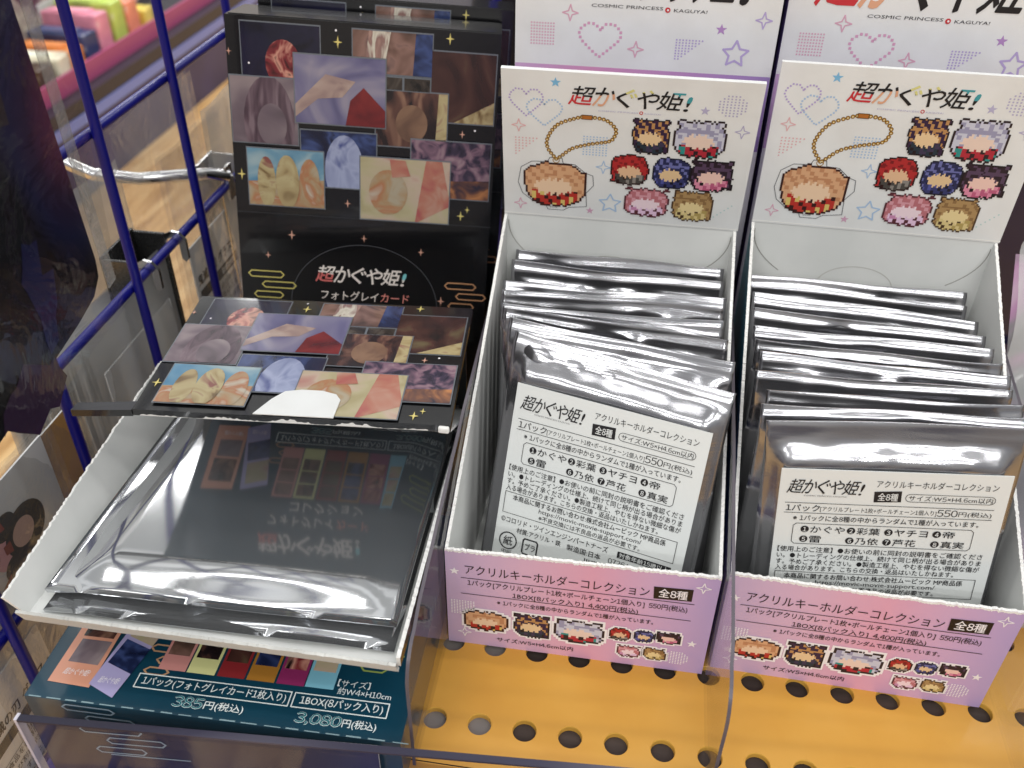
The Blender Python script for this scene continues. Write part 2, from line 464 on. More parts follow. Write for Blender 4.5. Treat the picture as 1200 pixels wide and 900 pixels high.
        for (cx, cy, cw, ch) in bits:
            for j in range(ny):
                for i in range(nx):
                    if (((i+.5)/nx-cx-cw/2)/(cw/2))**2+(((j+.5)/ny-cy-ch/2)/(ch/2))**2 < 1.15: ins.add((i, j))
        if halo:
            dil = {(i+di, j+dj) for (i, j) in ins for di in (-1, 0, 1) for dj in (-1, 0, 1)}
            for j in range(-1, ny+1):
                i = -1
                while i <= nx:
                    if (i, j) not in dil: i += 1; continue
                    k = i
                    while (k, j) in dil: k += 1
                    s.rect(x0+i*px, y0+j*py, x0+k*px, y0+(j+1)*py, halo, lay-1); i = k
        def colr(i, j):
            if any((i+di, j+dj) not in ins for di, dj in ((1, 0), (-1, 0), (0, 1), (0, -1))): return pal[0]
            b = (j+.5)/ny; a = (i+.5)/nx
            r = rng.random(); c2 = math.sin((i//2)*2.3+(j//2)*1.7+seed)
            wv = .04*math.sin(i*2.1+seed)
            if ((a-.48)/.30)**2+((b-.44-wv)/.17)**2 < 1: return pal[3]
            if b > .33+.12*abs(a-.5) or abs(a-.5) > .36: return pal[2] if c2 > .55 or (.66 < b < .74 and r < .5) else pal[1]
            return pal[4] if c2 > -.25 else (pal[5] if c2 > -.8 else pal[0])
        for j in range(ny):
            i = 0
            while i < nx:
                if (i, j) not in ins: i += 1; continue
                c = colr(i, j); k = i+1
                while k < nx and (k, j) in ins:
                    c2 = colr(k, j)
                    if c2 is not c: break
                    k += 1
                s.rect(x0+i*px, y0+j*py, x0+k*px, y0+(j+1)*py, c, lay)
                i = k
K_ = ink('#1b1a1e'); KB = ink('#211713')
BITS = [((0, .62, .10, .16), (.90, .60, .12, .2)), ((.0, .84, .2, .16), (.8, .84, .2, .16), (.82, .05, .18, .22)), ((.05, .8, .2, .2), (.75, .8, .2, .2)), ((.42, .9, .2, .1), (0, .1, .16, .1)), (), ((.02, .82, .14, .18), (.8, .82, .16, .18), (.86, .1, .14, .2)), ((.02, .88, .16, .1), (.84, .88, .14, .1)), ((.04, .84, .14, .16), (.76, .86, .14, .14), (.84, .05, .16, .5))]
def pal(*a): return [ink(x) for x in a]
PALS = [pal('#3a1c1a', '#d8a880', '#bf8862', '#ecccac', '#b8352c', '#d9c070'),
        pal('#1c1018', '#34203f', '#b98a58', '#e6c79c', '#22323f', '#3d3550'),
        pal('#2a1c22', '#c8c9d8', '#9a98b4', '#e8cfc0', '#b02a3a', '#2f8d88'),
        pal('#2a1214', '#b02c2e', '#7c1c20', '#e0b894', '#4a4744', '#8a8580'),
        pal('#14142a', '#262a52', '#6a6ea8', '#dfc096', '#34386a', '#50559a'),
        pal('#1a1018', '#2a1b28', '#55405a', '#ecc6ba', '#d98aa4', '#b85a7c'),
        pal('#5a2c34', '#b87078', '#d49aa4', '#efd8e0', '#e4c4de', '#c88ab0'),
        pal('#4a3422', '#ab8a5c', '#8a6a44', '#e6d09a', '#d8c48a', '#b09a5c')]
GOLD = ink('#a87a1e'); GOLDD = ink('#5a3c10')
PK = ink('#d9a8bc'); LV = ink('#b6a6d4'); BL = ink('#a9c4e2'); BLS = ink('#7db9df'); RDP = ink('#e0b0b4'); VG = ink('#b7b2d0')
WHT = ink('#f2eef0')
RED = ink('#c8323a'); PEACH = ink('#dfa888'); YEL = ink('#d9d48a'); GRN = ink('#9fc08a'); TEA = ink('#3f9aa4')
TINTS = [(RED, (.15, 1, .44)), (PEACH, (-.2, 1, .40)), (YEL, (-1, -1.6, -1.42)), (YEL, (.0, -1, -.74)), (TEA, (-.5, -1, -1.02)), (TEA, (0, -1, -.34))]

# ------------------------------------------------------------------ setting: floor of the shop
def structure(o): o['kind'] = 'structure'; return o
FLOORZ = -8.0
WOOD = principled('wood_floor', hexc('#c9a070'), .35, 0, .5)
tone(WOOD, 3.0, [(.3, hexc('#a87c48')), (.5, hexc('#cfa36a')), (.72, hexc('#e2bf8a'))], 5, stretch=(14, 1.3, 1), distort=.4)
mb = MB(); mb.poly([V(-60, -40, FLOORZ), V(60, -40, FLOORZ), V(60, 90, FLOORZ), V(-60, 90, FLOORZ)], WOOD)
structure(mb.build('floor'))

# ------------------------------------------------------------------ yellow perforated shelf
YELLOW = principled('yellow_shelf_paint', hexc('#dda53a'), .40, 0, .4, .05)
tone(YELLOW, 26, [(.25, hexc('#c58e36')), (.55, hexc('#cf9a40')), (.8, hexc('#d4a14a'))], 6)
bump(YELLOW, 300, .12, .0003, rough_var=(.3, .55))
YELLOWE = principled('yellow_shelf_hole_edge', hexc('#d9a848'), .4)
UNDER = principled('shelf_underside_board', hexc('#473c36'), .6, 0, .12); tone(UNDER, 12, [(.3, hexc('#2a2423')), (.7, hexc('#4a413d'))], 5, stretch=(1, 12, 1))
GREYM = principled('grey_inlay_sheet', hexc('#8b8683'), .5); tone(GREYM, 30, [(.3, hexc('#6b6664')), (.7, hexc('#7d7876'))])
PIT, SPC, OX, OY, HR = .1677, .3488, .0209, -.3512, .043
sh = thing('perforated_shelf', 'yellow shelf board with rows of round holes under the pink boxes', 'shelf', (0.4, .6, -.03))
mb = MB(); rad = [2*math.pi*k/32 for k in range(32)]
def sqpt(a, hx, hy):
    c, s_ = math.cos(a), math.sin(a); k = min(hx/abs(c) if abs(c) > 1e-6 else 9, hy/abs(s_) if abs(s_) > 1e-6 else 9)
    return c*k, s_*k
ang = sorted(set(rad+[math.atan2(SPC, PIT) % (2*math.pi), math.atan2(SPC, -PIT) % (2*math.pi), math.atan2(-SPC, -PIT) % (2*math.pi), math.atan2(-SPC, PIT) % (2*math.pi)]))
na = len(ang)
for j in range(0, 8):
    for i in range(-8, 15):
        cx, cy = OX+i*PIT, OY+j*SPC
        hyf = SPC/2
        outer = [V(cx+sqpt(a, PIT/2, hyf)[0], cy+sqpt(a, PIT/2, hyf)[1], 0) for a in ang]
        inner = [V(cx+HR*math.cos(a), cy+HR*math.sin(a), 0) for a in ang]
        mid = [V(cx+(HR+.002)*math.cos(a), cy+(HR+.002)*math.sin(a), 0) for a in ang]
        low = [V(p.x, p.y, -.025) for p in inner]
        inner = [V(p.x, p.y, -.004) for p in inner]
        mb.add(outer+mid+inner+low, [[k, (k+1) % na, na+(k+1) % na, na+k] for k in range(na)], YELLOW)
        mb.add(mid+inner+low, [[k, (k+1) % na, na+(k+1) % na, na+k] for k in range(na)] + [[na+k, na+(k+1) % na, 2*na+(k+1) % na, 2*na+k] for k in range(na)], YELLOWE)
mb.build('perforated_board', sh)
mb = MB(); yf = OY-SPC/2
xl, xr = OX-8.5*PIT, OX+14.5*PIT
mb.box((xl, yf+.001, -.16), (xr, 2.2, -.0265), UNDER)
mb.build('under_board', sh)
mb = MB(); mb.box((-.6, yf+.02, -.0262), (.30, 2.0, -.0254), GREYM); mb.build('inlay_sheet', sh)
mb = MB(); mb.box((xl, yf-.30, -.32), (xr, yf-.005, -.18), BLUE); mb.box((xl, yf-.005, -.17), (xr, yf-.0008, -.004), YELLOW); mb.build('front_rail', sh, bevel=.01)
mb = MB()
for y in (.3, 1.6):
    mb.box((xl, y, -.3), (xr, y+.06, -.16), BLUE)
mb.box((xl+.1, .3, FLOORZ+.001), (xl+.2, .4, -.3), BLUE); mb.box((xr-.2, .3, FLOORZ+.001), (xr-.1, .4, -.3), BLUE)
mb.box((xl+.1, 1.6, FLOORZ+.001), (xl+.2, 1.7, -.3), BLUE); mb.box((xr-.2, 1.6, FLOORZ+.001), (xr-.1, 1.7, -.3), BLUE)
mb.build('bracket', sh)

LOWN = principled('added_deck_navy', hexc('#1a1c48'), .5); tone(LOWN, 5, [(.35, hexc('#101236')), (.55, hexc('#23245a')), (.7, hexc('#3a3560'))], 2)  # unseen deck, added to darken what the clear fence mirrors
t = thing('added_dark_deck', 'unseen navy deck added below the yellow shelf for darker fence reflections', 'shelf', (.4, -1.6, FLOORZ))
mb = MB(); mb.box((-1.5, -3.6, -4.6), (4.2, .2, -4.45), LOWN); mb.build('deck_board', t, bevel=.02)
mb = MB(); mb.box((-1.45, -3.5, FLOORZ+.001), (4.15, .1, -4.605), LOWN); mb.build('plinth', t)
# ------------------------------------------------------------------ pink display boxes
class Frame:
    def __init__(s, o, yaw): s.o = Vector(o); s.c = math.cos(yaw); s.s = math.sin(yaw)
    def __call__(s, x, y, z): return V(s.o.x+s.c*x-s.s*y, s.o.y+s.s*x+s.c*y, s.o.z+z)
    def d(s, x, y, z): return V(s.c*x-s.s*y, s.s*x+s.c*y, z)
T_ = .012
def pink_box(fr, D, hb, hv, ftop, label, seed):
    rng = random.Random(seed)
    b = thing('display_box', label, 'display box', fr(.5, D/2, 0), 'pink display boxes of silver packs')
    X, Y, Z = fr.d(1, 0, 0), fr.d(0, 1, 0), V(0, 0, 1)
    # front panel, top edge torn
    hl, hr, dip = ftop
    line = [(x, y) for x, y in jag((0, 0), (1, 0), 130, .0035, rng)]
    top = [(x, hl+(hr-hl)*x+dip(x)+y) for x, y in line]
    mb = MB(); fp = [fr(0, 0, 0), fr(1, 0, 0)] + [fr(x, 0, z) for x, z in reversed(top)]
    mb.prism(fp, Y*-T_, PINK, WHITEIN, TORN)
    # white torn fibre strip along the edge
    p = Print(mb, fr(0, 0, 0), X, Z)
    for (a, za), (c, zc) in zip(top[:-1], top[1:]):
        p.poly([(a, za-.006-rng.uniform(0, .006)), (c, zc-.006-rng.uniform(0, .006)), (c, zc), (a, za)], TORN, 1)
    p.text('アクリルキーホルダーコレクション', .074, .408, .757, .052, KB, 2, 0, -.004)
    p.poly([(.774, .403), (.911, .410), (.911, .474), (.770, .467)], KB, 2); p.text('全8種', .79, .416, .893, .046, WHT, 3, 0, .012)
    p.stroke([(.059, .385), (.922, .396)], .0032, KB, 2); p.stroke([(.057, .297), (.92, .304)], .0032, KB, 2)
    p.text('1パック[アクリルプレート1枚+ボールチェーン1個入り]  550円(税込)', .083, .342, .902, .036, KB, 2, 0, .003)
    p.text('1BOX[8パック入り]  4,400円(税込)', .254, .300, .726, .034, KB, 2, 0, .003)
    p.text('※1パックに全8種の中からランダムで1種が入っています。', .196, .256, .787, .026, KB, 2, 0, .004)
    p.text('サイズ:W5×H4.6cm以内', .196, .036, .497, .026, KB, 2, 0, .005)
    for k, (x0, y1, x1, y0) in enumerate(((.065, .199, .241, .098), (.26, .21, .401, .095), (.417, .211, .612, .1), (.629, .208, .712, .145), (.722, .212, .799, .151), (.806, .217, .899, .16), (.665, .111, .756, .051), (.766, .116, .854, .056))):
        p.blob(x0, y0, x1, y1, PALS[k], 40+k, 3, 20 if k < 3 else 14, WHT, BITS[k])
        if k < 3: p.ring((x0+x1)/2+.005, y1+.008, .008, .003, WHT, 3)
    p.star(.034, .417, .02, WHT, 2); p.star(.941, .173, .02, WHT, 2)
    p.sparkle(.067, .071, .026, .004, WHT, 2); p.sparkle(.945, .488, .026, .004, WHT, 2)
    p.dots(.019, .18, .105, .253, 9, 9, .0028, WHT, 2); p.dots(.851, .047, .934, .113, 9, 8, .0028, WHT, 2, 0, True)
    mb.build('front_panel', b)
    # sides
    for x in (0, 1-T_):
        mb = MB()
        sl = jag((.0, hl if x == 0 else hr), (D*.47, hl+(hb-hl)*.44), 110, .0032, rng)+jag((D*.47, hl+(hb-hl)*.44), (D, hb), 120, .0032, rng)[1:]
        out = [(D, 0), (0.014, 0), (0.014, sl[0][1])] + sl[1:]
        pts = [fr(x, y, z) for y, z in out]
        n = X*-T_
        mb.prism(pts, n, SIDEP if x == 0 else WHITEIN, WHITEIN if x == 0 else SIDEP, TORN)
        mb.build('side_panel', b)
    mb = MB(); mb.prism([fr(T_, D, 0), fr(1-T_, D, 0), fr(1-T_, D, hb), fr(T_, D, hb)], Y*-T_, WHITEIN, LILAC, WHITE)
    q = Print(mb, fr(0, D, 0), X, Z); CR = ink('#b4b2ac'); CR2 = ink('#8f8d88')
    arc = [(.5-.02+.16*math.cos(a), hb-.27+.10*math.sin(a)) for a in np.linspace(.15, math.pi-.15, 24)]
    q.stroke(arc, .003, CR, 1)
    for sg in (1, -1):
        a0 = .018 if sg == 1 else .982
        q.stroke([(a0+sg*.13*(t**2.2), hb-.03-.19*t) for t in np.linspace(0, 1, 14)], .0035, CR2, 1)
    mb.build('back_panel', b)
    mb = MB(); mb.box((0, 0, 0), (1, 1, 1), WHITEIN)
    P0 = [fr(T_+x*(1-2*T_), T_+y*(D-2*T_), .002+.01*z) for z in (0, 1) for y in (0, 1) for x in (0, 1)]
    mb.v = [tuple(v) for v in P0]; mb.build('base', b)
    # header
    hv = fr.d(*hv); o = fr(0, D-.003, hb+.002)
    mb = MB(); hx = X*1.005
    mb.prism([o, o+hx, o+hx+hv, o+hv], hx.cross(hv).normalized()*.02, WHITE, LILAC, WHITE)
    h = Print(mb, o, hx, hv)
    h.stroke([(0.0, .012), (1, .012)], .004, ink('#f4f3ef'), 1)
    h.logo(.262, .803, .762, .920, K_, TINTS)
    h.text('COSMIC PRINCESS', .382, .769, .537, .009, VG, 2); h.ring(.549, .776, .006, .003, RED, 2); h.text('KAGUYA!', .562, .769, .625, .009, VG, 2)
    h.heart(.031, .711, .165, .883, .0072, LV, 1); h.heart(.099, .653, .241, .825, .0072, BL, 1)
    h.star(.212, .933, .022, BLS, 1); h.star(.791, .814, .020, VG, 1); h.star(.37, .071, .018, ink('#cfa2bb'), 1)
    h.ostar(.453, .137, .047, .006, BL, 1)
    h.sparkle(.067, .646, .028, .004, RDP, 1); h.sparkle(.944, .695, .028, .004, VG, 1); h.sparkle(.416, .396, .03, .004, BL, 1); h.sparkle(.071, .091, .027, .004, PK, 1)
    ch = [(.221, .432), (.187, .50), (.184, .57), (.222, .663), (.293, .713), (.338, .727), (.414, .715), (.455, .66), (.452, .61), (.43, .575), (.358, .55), (.287, .513), (.245, .46), (.224, .432)]
    cp = []
    for i in range(len(ch)-1):
        p0 = ch[max(i-1, 0)]; p1 = ch[i]; p2 = ch[i+1]; p3 = ch[min(i+2, len(ch)-1)]
        for t in np.linspace(0, 1, 24)[:-1]:
            cp.append(tuple(.5*(2*p1[k]+(p2[k]-p0[k])*t+(2*p0[k]-5*p1[k]+4*p2[k]-p3[k])*t*t+(3*p1[k]-p0[k]-3*p2[k]+p3[k])*t**3) for k in (0, 1)))
    acc = 9
    for a, c in zip(cp[:-1], cp[1:]):
        acc += math.hypot(c[0]-a[0], (c[1]-a[1])/h.asp)
        if acc > .0155:
            acc = 0; h.circle(a[0], a[1], .0088, GOLDD, 1, 10); h.circle(a[0], a[1], .0072, GOLD, 2, 10); h.circle(a[0], a[1], .0032, ink('#e8dcb4'), 3, 8)
    h.rect(.318, .712, .362, .742, GOLDD, 3); h.rect(.321, .716, .359, .738, ink('#b06a2c'), 4)
    # cut line of the keyholder picture, then mosaic stand-ins
    ox = [(.062, .25), (.075, .36), (.12, .405), (.185, .41), (.195, .44), (.245, .44), (.25, .405), (.30, .40), (.345, .345), (.375, .33), (.38, .26), (.35, .20), (.355, .10), (.28, .085), (.255, .06), (.19, .06), (.18, .095), (.125, .115), (.08, .17)]
    h.stroke(ox, .0026, ink('#55585e'), 2, True); h.ring(.221, .425, .013, .003, GOLD, 3)
    h.text('©CTP', .198, .074, .232, .012, K_, 3)
    for k, (x0, y1, x1, y0) in enumerate(((.085, .385, .350, .11), (.519, .722, .67, .526), (.683, .732, .89, .521), (.446, .481, .605, .297), (.617, .48, .768, .289), (.768, .481, .944, .293), (.512, .254, .699, .074), (.71, .255, .88, .067))):
        h.blob(x0, y0, x1, y1, PALS[k], 90+k, 3, 30 if k == 0 else 24, None, BITS[k])
    h.dots(.842, .793, .941, .914, 8, 8, .0032, VG, 1, 0, True); h.dots(.054, .452, .14, .563, 7, 7, .003, RDP, 1, 1)
    h.dots(.331, .478, .423, .599, 8, 8, .003, BL, 1); h.dots(.876, .078, .956, .186, 7, 7, .003, ink('#b9d4d2'), 1, 2)
    mb.build('header_card', b)
    return b
FA = Frame((0, 0, 0), 0); FB = Frame((1.0267+.006, .0396, 0), -.0226)
pink_box(FA, 1.37, 1.207, (0, -.12, .673), (.527, .551, lambda x: 0), 'pink display box on the left, its labelled front pack leaning askew', 1)
pink_box(FB, 1.385, 1.232, (0, -.05, .695), (.540, .545, lambda x: -.008*math.sin(3.0*x)), 'pink display box on the right, filled with a longer row of packs', 2)

# ------------------------------------------------------------------ silver foil packs
def pack(TL, TR, down, length, label, seed, flat=False, curl=1.0, group='silver foil packs in the pink boxes'):
    rng = random.Random(seed)
    TL = Vector(TL); TR = Vector(TR); u = TR-TL; dn = Vector(down).normalized()
    n = u.cross(-dn).normalized()
    NX, NY = 56, 54
    base = (TL+TR)/2+dn*length
    t = thing('foil_pack', label, 'foil pack', base, group)
    ph = [rng.uniform(0, 6.28) for _ in range(8)]
    dents = [(rng.uniform(.12, .9), rng.uniform(.06, .13), rng.uniform(.03, .07), rng.choice((-1, 1))*rng.uniform(.004, .011)*(.35 if flat else 1)) for _ in range(5)]
    bow = rng.uniform(-.014, .014); tw = rng.uniform(.002, .007)
    def prof(s, d):
        # d: distance below the top edge
        seal = .085
        back = -.030*curl*max(0, 1-d/.10)**2                       # crimped seal leans back
        ripple = .0022*math.sin(d*135+ph[0]+.9*math.sin(s*4+ph[1]))*min(1, max(0, 1.15-d/.11))
        wave = bow*math.sin(math.pi*s)+tw*math.sin(2*math.pi*s*1.5+ph[2])*math.exp(-d/.25)
        ed = min(s, 1-s); fx = min(1, ed/.10); fx = fx*fx*(3-2*fx)
        fy = min(1, max(0, (d-seal*.6)/.10)); fy = fy*fy*(3-2*fy)
        fb = min(1, max(0, (length-d)/.12))
        body = .042*fx*fy*fb
        if not flat: body *= (.75+.25*math.sin(math.pi*s))
        puck = 0
        for (a, b_, r, q) in dents:
            puck += q*math.exp(-((s-a)/r)**2-((d-b_)/.03)**2)
        cr = .0035*(.3 if flat else 1)*math.sin(s*38+ph[3])*math.exp(-((d-.12)/.045)**2)*fx
        if flat and d > .2: cr = 0; puck *= .2
        return back+ripple*.75*(.45 if flat else 1)+wave, body, puck+cr
    ds = [length*(j/(NY-1))**1.7 for j in range(NY)]
    Fp, Bp = [], []
    for d in ds:
        for i in range(NX):
            s = i/(NX-1); w_, b_, c_ = prof(s, d)
            topv = .004*math.sin(3*s+ph[4])*max(0, 1-d/.1)+.0012*math.sin(11*s+ph[5])*max(0, 1-d/.05)
            p = TL+u*s+dn*(d+topv)+n*w_
            Fp.append(p+n*(b_+c_+.0015)); Bp.append(p-n*(b_*.8-c_*.3+.0015))
    mb = MB(); mb.grid(Fp, NX, NY, FOIL, True, True); mb.grid(Bp, NX, NY, FOIL, True, False)
    # close the rim
    k = len(mb.v); nf = NX*NY; rim = list(range(NX))+[j*NX+NX-1 for j in range(1, NY)]+[NX*(NY-1)+i for i in range(NX-2, -1, -1)]+[j*NX for j in range(NY-2, 0, -1)]
    for a, b_ in zip(rim, rim[1:]+rim[:1]):
        mb.f.append([a, b_, nf+b_, nf+a]); mb.m.append(0); mb.smooth.append(False)
    mb.build('pouch', t)
    return t, n, u, dn
def pack_label(t, o, u, v, h):
    """printed paper slip: o top-left corner, u/v metric unit = slip width."""
    mb = MB(); o = Vector(o); u = Vector(u); v = Vector(v)
    W = .757
    n = u.cross(v).normalized()
    mb.prism([o-v*h, o+u*W-v*h, o+u*W, o], n*.004, LABELP, LABELP, LABELP)
    p = Print(mb, o, u, v); k = .745/.76
    p.logo(.024, -.100, .298, -.040, K_, [None]*6, shear=.25, bold=.006)
    p.text('COSMIC PRINCESS KAGUYA!', .085, -.112, .23, .006, ink('#77777a'), 2)
    p.text('アクリルキーホルダーコレクション', .322, -.064, .718, .030, K_, 2, 0, -.006)
    p.poly([(.321, -.127), (.411, -.122), (.408, -.076), (.318, -.082)], K_, 2); p.text('全8種', .332, -.118, .398, .032, LABELP, 3, 0, .012)
    rr = []
    for cx, a0 in ((.70, -90), (.44, 90)):
        for a in range(0, 181, 20): rr.append((cx+.016*math.cos(math.radians(a0+a)), -.103+.016*math.sin(math.radians(a0+a))))
    p.stroke(rr, .002, K_, 2, True); p.text('サイズ:W5×H4.6cm以内', .434, -.115, .708, .023, K_, 2)
    p.stroke([(.025, -.141), (.719, -.141)], .0022, K_, 2); p.stroke([(.025, -.184), (.719, -.184)], .0022, K_, 2)
    p.text('1パック', .030, -.177, .145, .029, K_, 2, 0, .006); p.text('[アクリルプレート1枚+ボールチェーン1個入り]', .147, -.178, .535, .025, K_, 2); p.text('550', .537, -.177, .605, .029, K_, 2); p.text('円(税込)', .608, -.178, .716, .025, K_, 2)
    p.text('※1パックに全8種の中からランダムで1種が入っています。', .059, -.218, .682, .025, K_, 2, 0, .004)
    p.stroke([(.073, -.23), (.662, -.23), (.672, -.24), (.672, -.311), (.662, -.321), (.073, -.321), (.063, -.311), (.063, -.24)], .0022, K_, 2, True)
    for row, items in ((-.270, (('1', 'かぐや', .102, .118), ('2', '彩葉', .261, .078), ('3', 'ヤチヨ', .388, .112), ('4', '帝', .55, .04))), (-.314, (('5', '雷', .102, .04), ('6', '乃依', .261, .078), ('7', '芦花', .388, .078), ('8', '真実', .55, .078)))):
        for num, nm, x, wd in items:
            p.circle(x+.002, row+.015, .0145, K_, 2); p.text(num, x-.004, row+.006, x+.008, .018, LABELP, 3, 0, .02); p.text(nm, x+.022, row, x+.022+wd, .030, K_, 2, 0, .008)
    for y, t_, x1 in ((-.359, '【使用上のご注意】●お使いの前に同封の説明書をご確認くださ', .722), (-.388, 'い。●トレーディングの仕様上、続けて同じ柄が出る場合がありま', .722), (-.417, 'す。予めご了承ください。●製造工程上、やむを得ない微細な傷が', .722), (-.445, '入る場合があります。こちらの交換・返品はいたしかねます。', .640)):
        p.text(t_, .019, y, x1, .025, K_, 2, 0, .002)
    p.stroke([(.020, -.452), (.719, -.452), (.719, -.543), (.020, -.543)], .0022, K_, 2, True)
    p.text('本商品に関するお問い合わせ:株式会社ムービック MP商品係', .054, -.483, .677, .025, K_, 2, 0, .009)
    p.text('https://movic-movie-support.com/', .168, -.512, .587, .024, K_, 2); p.text('※不良交換には不良品の返品が必要です。', .172, -.536, .586, .022, K_, 2, 0, .002)
    p.text('©コロリド・ツインエンジンパートナーズ', .019, -.583, .467, .026, K_, 2, 0, .004)
    p.rect(.506, -.589, .717, -.562, K_, 2); p.text('対象年齢15歳以上', .514, -.586, .709, .021, LABELP, 3, 0, .012)
    p.text('材質:アクリル・鉄', .091, -.618, .278, .024, K_, 2, 0, .004); p.text('製造国:日本', .305, -.622, .444, .025, K_, 2, 0, .004); p.text('0726A', .475, -.622, .563, .022, K_, 2)
    p.text('movic', .597, -.628, .705, .026, K_, 2, 0, .02)
    p.ring(.061, -.662, .036, .005, K_, 2, 24); p.text('紙', .042, -.682, .080, .040, K_, 2, 0, .01)
    p.stroke([(.125, -.64), (.13, -.632), (.18, -.632), (.186, -.64), (.186, -.69), (.18, -.698), (.13, -.698), (.125, -.69)], .006, K_, 2, True); p.text('プラ', .135, -.68, .178, .03, K_, 2, 0, .01)
    p.text('中紙', .04, -.722, .083, .02, K_, 2)
    rng = random.Random(5); x = .382
    while x < .565:
        bw = rng.choice((.002, .002, .004, .006)); p.rect(x, -.70, x+bw, -.634, K_, 2); x += bw+rng.choice((.002, .003, .005))
    mb.build('paper_slip', t)

A_ = [((0.059, 1.3, 1.054), (0.972, 1.3, 1.045)), ((0.059, 1.18, 1.074), (0.967, 1.18, 1.055)), ((0.036, 1.07, 1.03), (0.978, 1.07, 1.033)), ((0.05, 0.96, 1.055), (0.958, 0.96, 1.054)), ((0.065, 0.86, 1.048), (0.958, 0.86, 1.059)), ((0.093, 0.76, 1.101), (0.969, 0.72, 1.066)), ((0.124, 0.67, 1.11), (0.982, 0.54, 1.098))]
B_ = [((1.084, 1.33, 1.018), (2.0, 1.33, 1.007)), ((1.079, 1.24, 1.013), (1.981, 1.24, 0.999)), ((1.087, 1.13, 1.036), (2.005, 1.13, 0.993)), ((1.082, 1.02, 1.035), (2.004, 1.02, 1.002)), ((1.082, 0.91, 1.02), (2.006, 0.91, 1.005)), ((1.082, 0.8, 1.025), (2.006, 0.8, 1.022)), ((1.093, 0.69, 1.038), (2.006, 0.69, 1.039)), ((1.068, 0.58, 1.03), (1.973, 0.58, 1.061)), ((1.103, 0.47, 1.03), (1.984, 0.47, 1.068)), ((1.076, 0.36, 1.042), (1.959, 0.36, 1.096))]
ORD = ['rearmost', 'second from the back', 'third from the back', 'fourth from the back', 'fifth from the back', 'sixth from the back', 'seventh from the back', 'eighth from the back', 'ninth from the back', 'tenth from the back']
lean = [.03, .05, .07, .09, .13, .19, .27]
for i, (a, b) in enumerate(A_):
    z = (a[2]+b[2])/2-.02
    pack(a, b, (-.01 if i > 4 else 0, -lean[i], -1), z*math.hypot(1, lean[i]), 'plain silver foil pack, %s in the left pink box' % ORD[i] if i < 6 else 'plain silver foil pack directly behind the labelled pack in the left pink box', 11+i, curl=[1, .8, 1.2, .9, 1.1, .7, .9][i])
for i, (a, b) in enumerate(B_):
    z = (a[2]+b[2])/2-.02
    pack(a, b, (0, -.08, -1), z, 'plain silver foil pack, %s in the right pink box' % ORD[i] if i < 9 else 'plain silver foil pack directly behind the labelled pack in the right pink box', 31+i, curl=[1, .8, 1.2, .9, 1.1, .9, 1.2, .8, 1, 1.1][i])
# front packs with the paper slip
nA = V(-.23, -.912, .338); dA = V(-.085, -.328, -.941)
oA = V(.189, .522, .928)
t, n, u, d = pack(V(.143, .595, 1.095)-nA*.050, V(.975, .372, 1.067)-nA*.050, dA, 1.13, 'silver foil pack with white printed label leaning at the front of the left pink box', 71, True, .6)
pack_label(t, oA, V(.969, -.245, -.002)*.76/.745*.745/1.0*1.3158, V(.085, .328, .941), .80) if False else pack_label(t, oA, V(.969, -.245, -.002), V(.085, .328, .941), .80)
nB = V(.03, -.992, .124); oB = V(1.155, .199, .917)
t, n, u, d = pack(V(1.086, .215, 1.062)-nB*.050, V(1.934, .247, 1.116)-nB*.050, V(.069, -.122, -.99), 1.05, 'silver foil pack with white printed label upright at the front of the right pink box', 72, True, .6)
pack_label(t, oB, V(.997, .038, .064), V(-.069, .122, .99), .80)

# ------------------------------------------------------------------ tall closed cartons behind the pink boxes
def tall_carton(o, wd, label, dep=.9):
    x, y = o
    t = thing('tall_carton', label, 'carton', (x+wd/2, y+dep/2, 0), 'white cartons behind the pink boxes')
    mb = MB(); H = 2.62
    mb.box((x, y+.006, 0), (x+wd, y+dep, H-.004), LILAC); mb.build('carton_body', t)
    mb = MB(); mb.prism([V(x, y, 0), V(x+wd, y, 0), V(x+wd, y, H), V(x, y, H)], V(0, -.006, 0), WHITE, WHITE, LILAC)
    p = Print(mb, (x, y, 1.805), (wd, 0, 0), (0, 0, wd))
    mb2 = MB(); ps = Print(mb2, (x, y, 1.805), (wd, 0, 0), (0, 0, wd))
    ps.rect(0.001, -.30, .999, .004, STRIPE, 1); 
    p.logo(.09, .265, .96, .50, K_, TINTS, bold=.012)
    p.text('COSMIC PRINCESS', .292, .231, .563, .012, ink('#3a3a40'), 2, .1, .0); p.circle(.581, .233, .010, RED, 2); p.circle(.582, .233, .004, WHT, 3); p.text('KAGUYA!', .604, .227, .728, .012, ink('#3a3a40'), 2, .1)
    p.heart(.25, .043, .414, .172, .0105, ink('#d7a2bf'), 1)
    p.sparkle(.213, .205, .03, .005, PK, 1); p.sparkle(.473, .081, .03, .005, PK, 1); p.sparkle(.941, .213, .03, .005, LV, 1)
    p.star(.789, .172, .022, ink('#b48cc4'), 1); p.ostar(.854, .084, .05, .008, LV, 1)
    p.dots(.064, .083, .151, .162, 9, 8, .003, PK, 1); p.dots(.627, .054, .725, .126, 9, 8, .003, LV, 1, 1)
    mb.build('front_panel', t); mb2.build('stripe', t)
    mb = MB(); mb.prism([V(x+wd, y, H), V(x+wd, y+dep, H), V(x, y+dep, H), V(x, y, H)], V(0, 0, .004), WHITE); mb.build('lid', t)
tall_carton((.010, 1.55), 1.04, 'tall white carton with a pink stripe standing behind the left pink box')
tall_carton((1.075, 1.60), 1.04, 'tall white carton standing behind the right pink box, its stripe hidden')

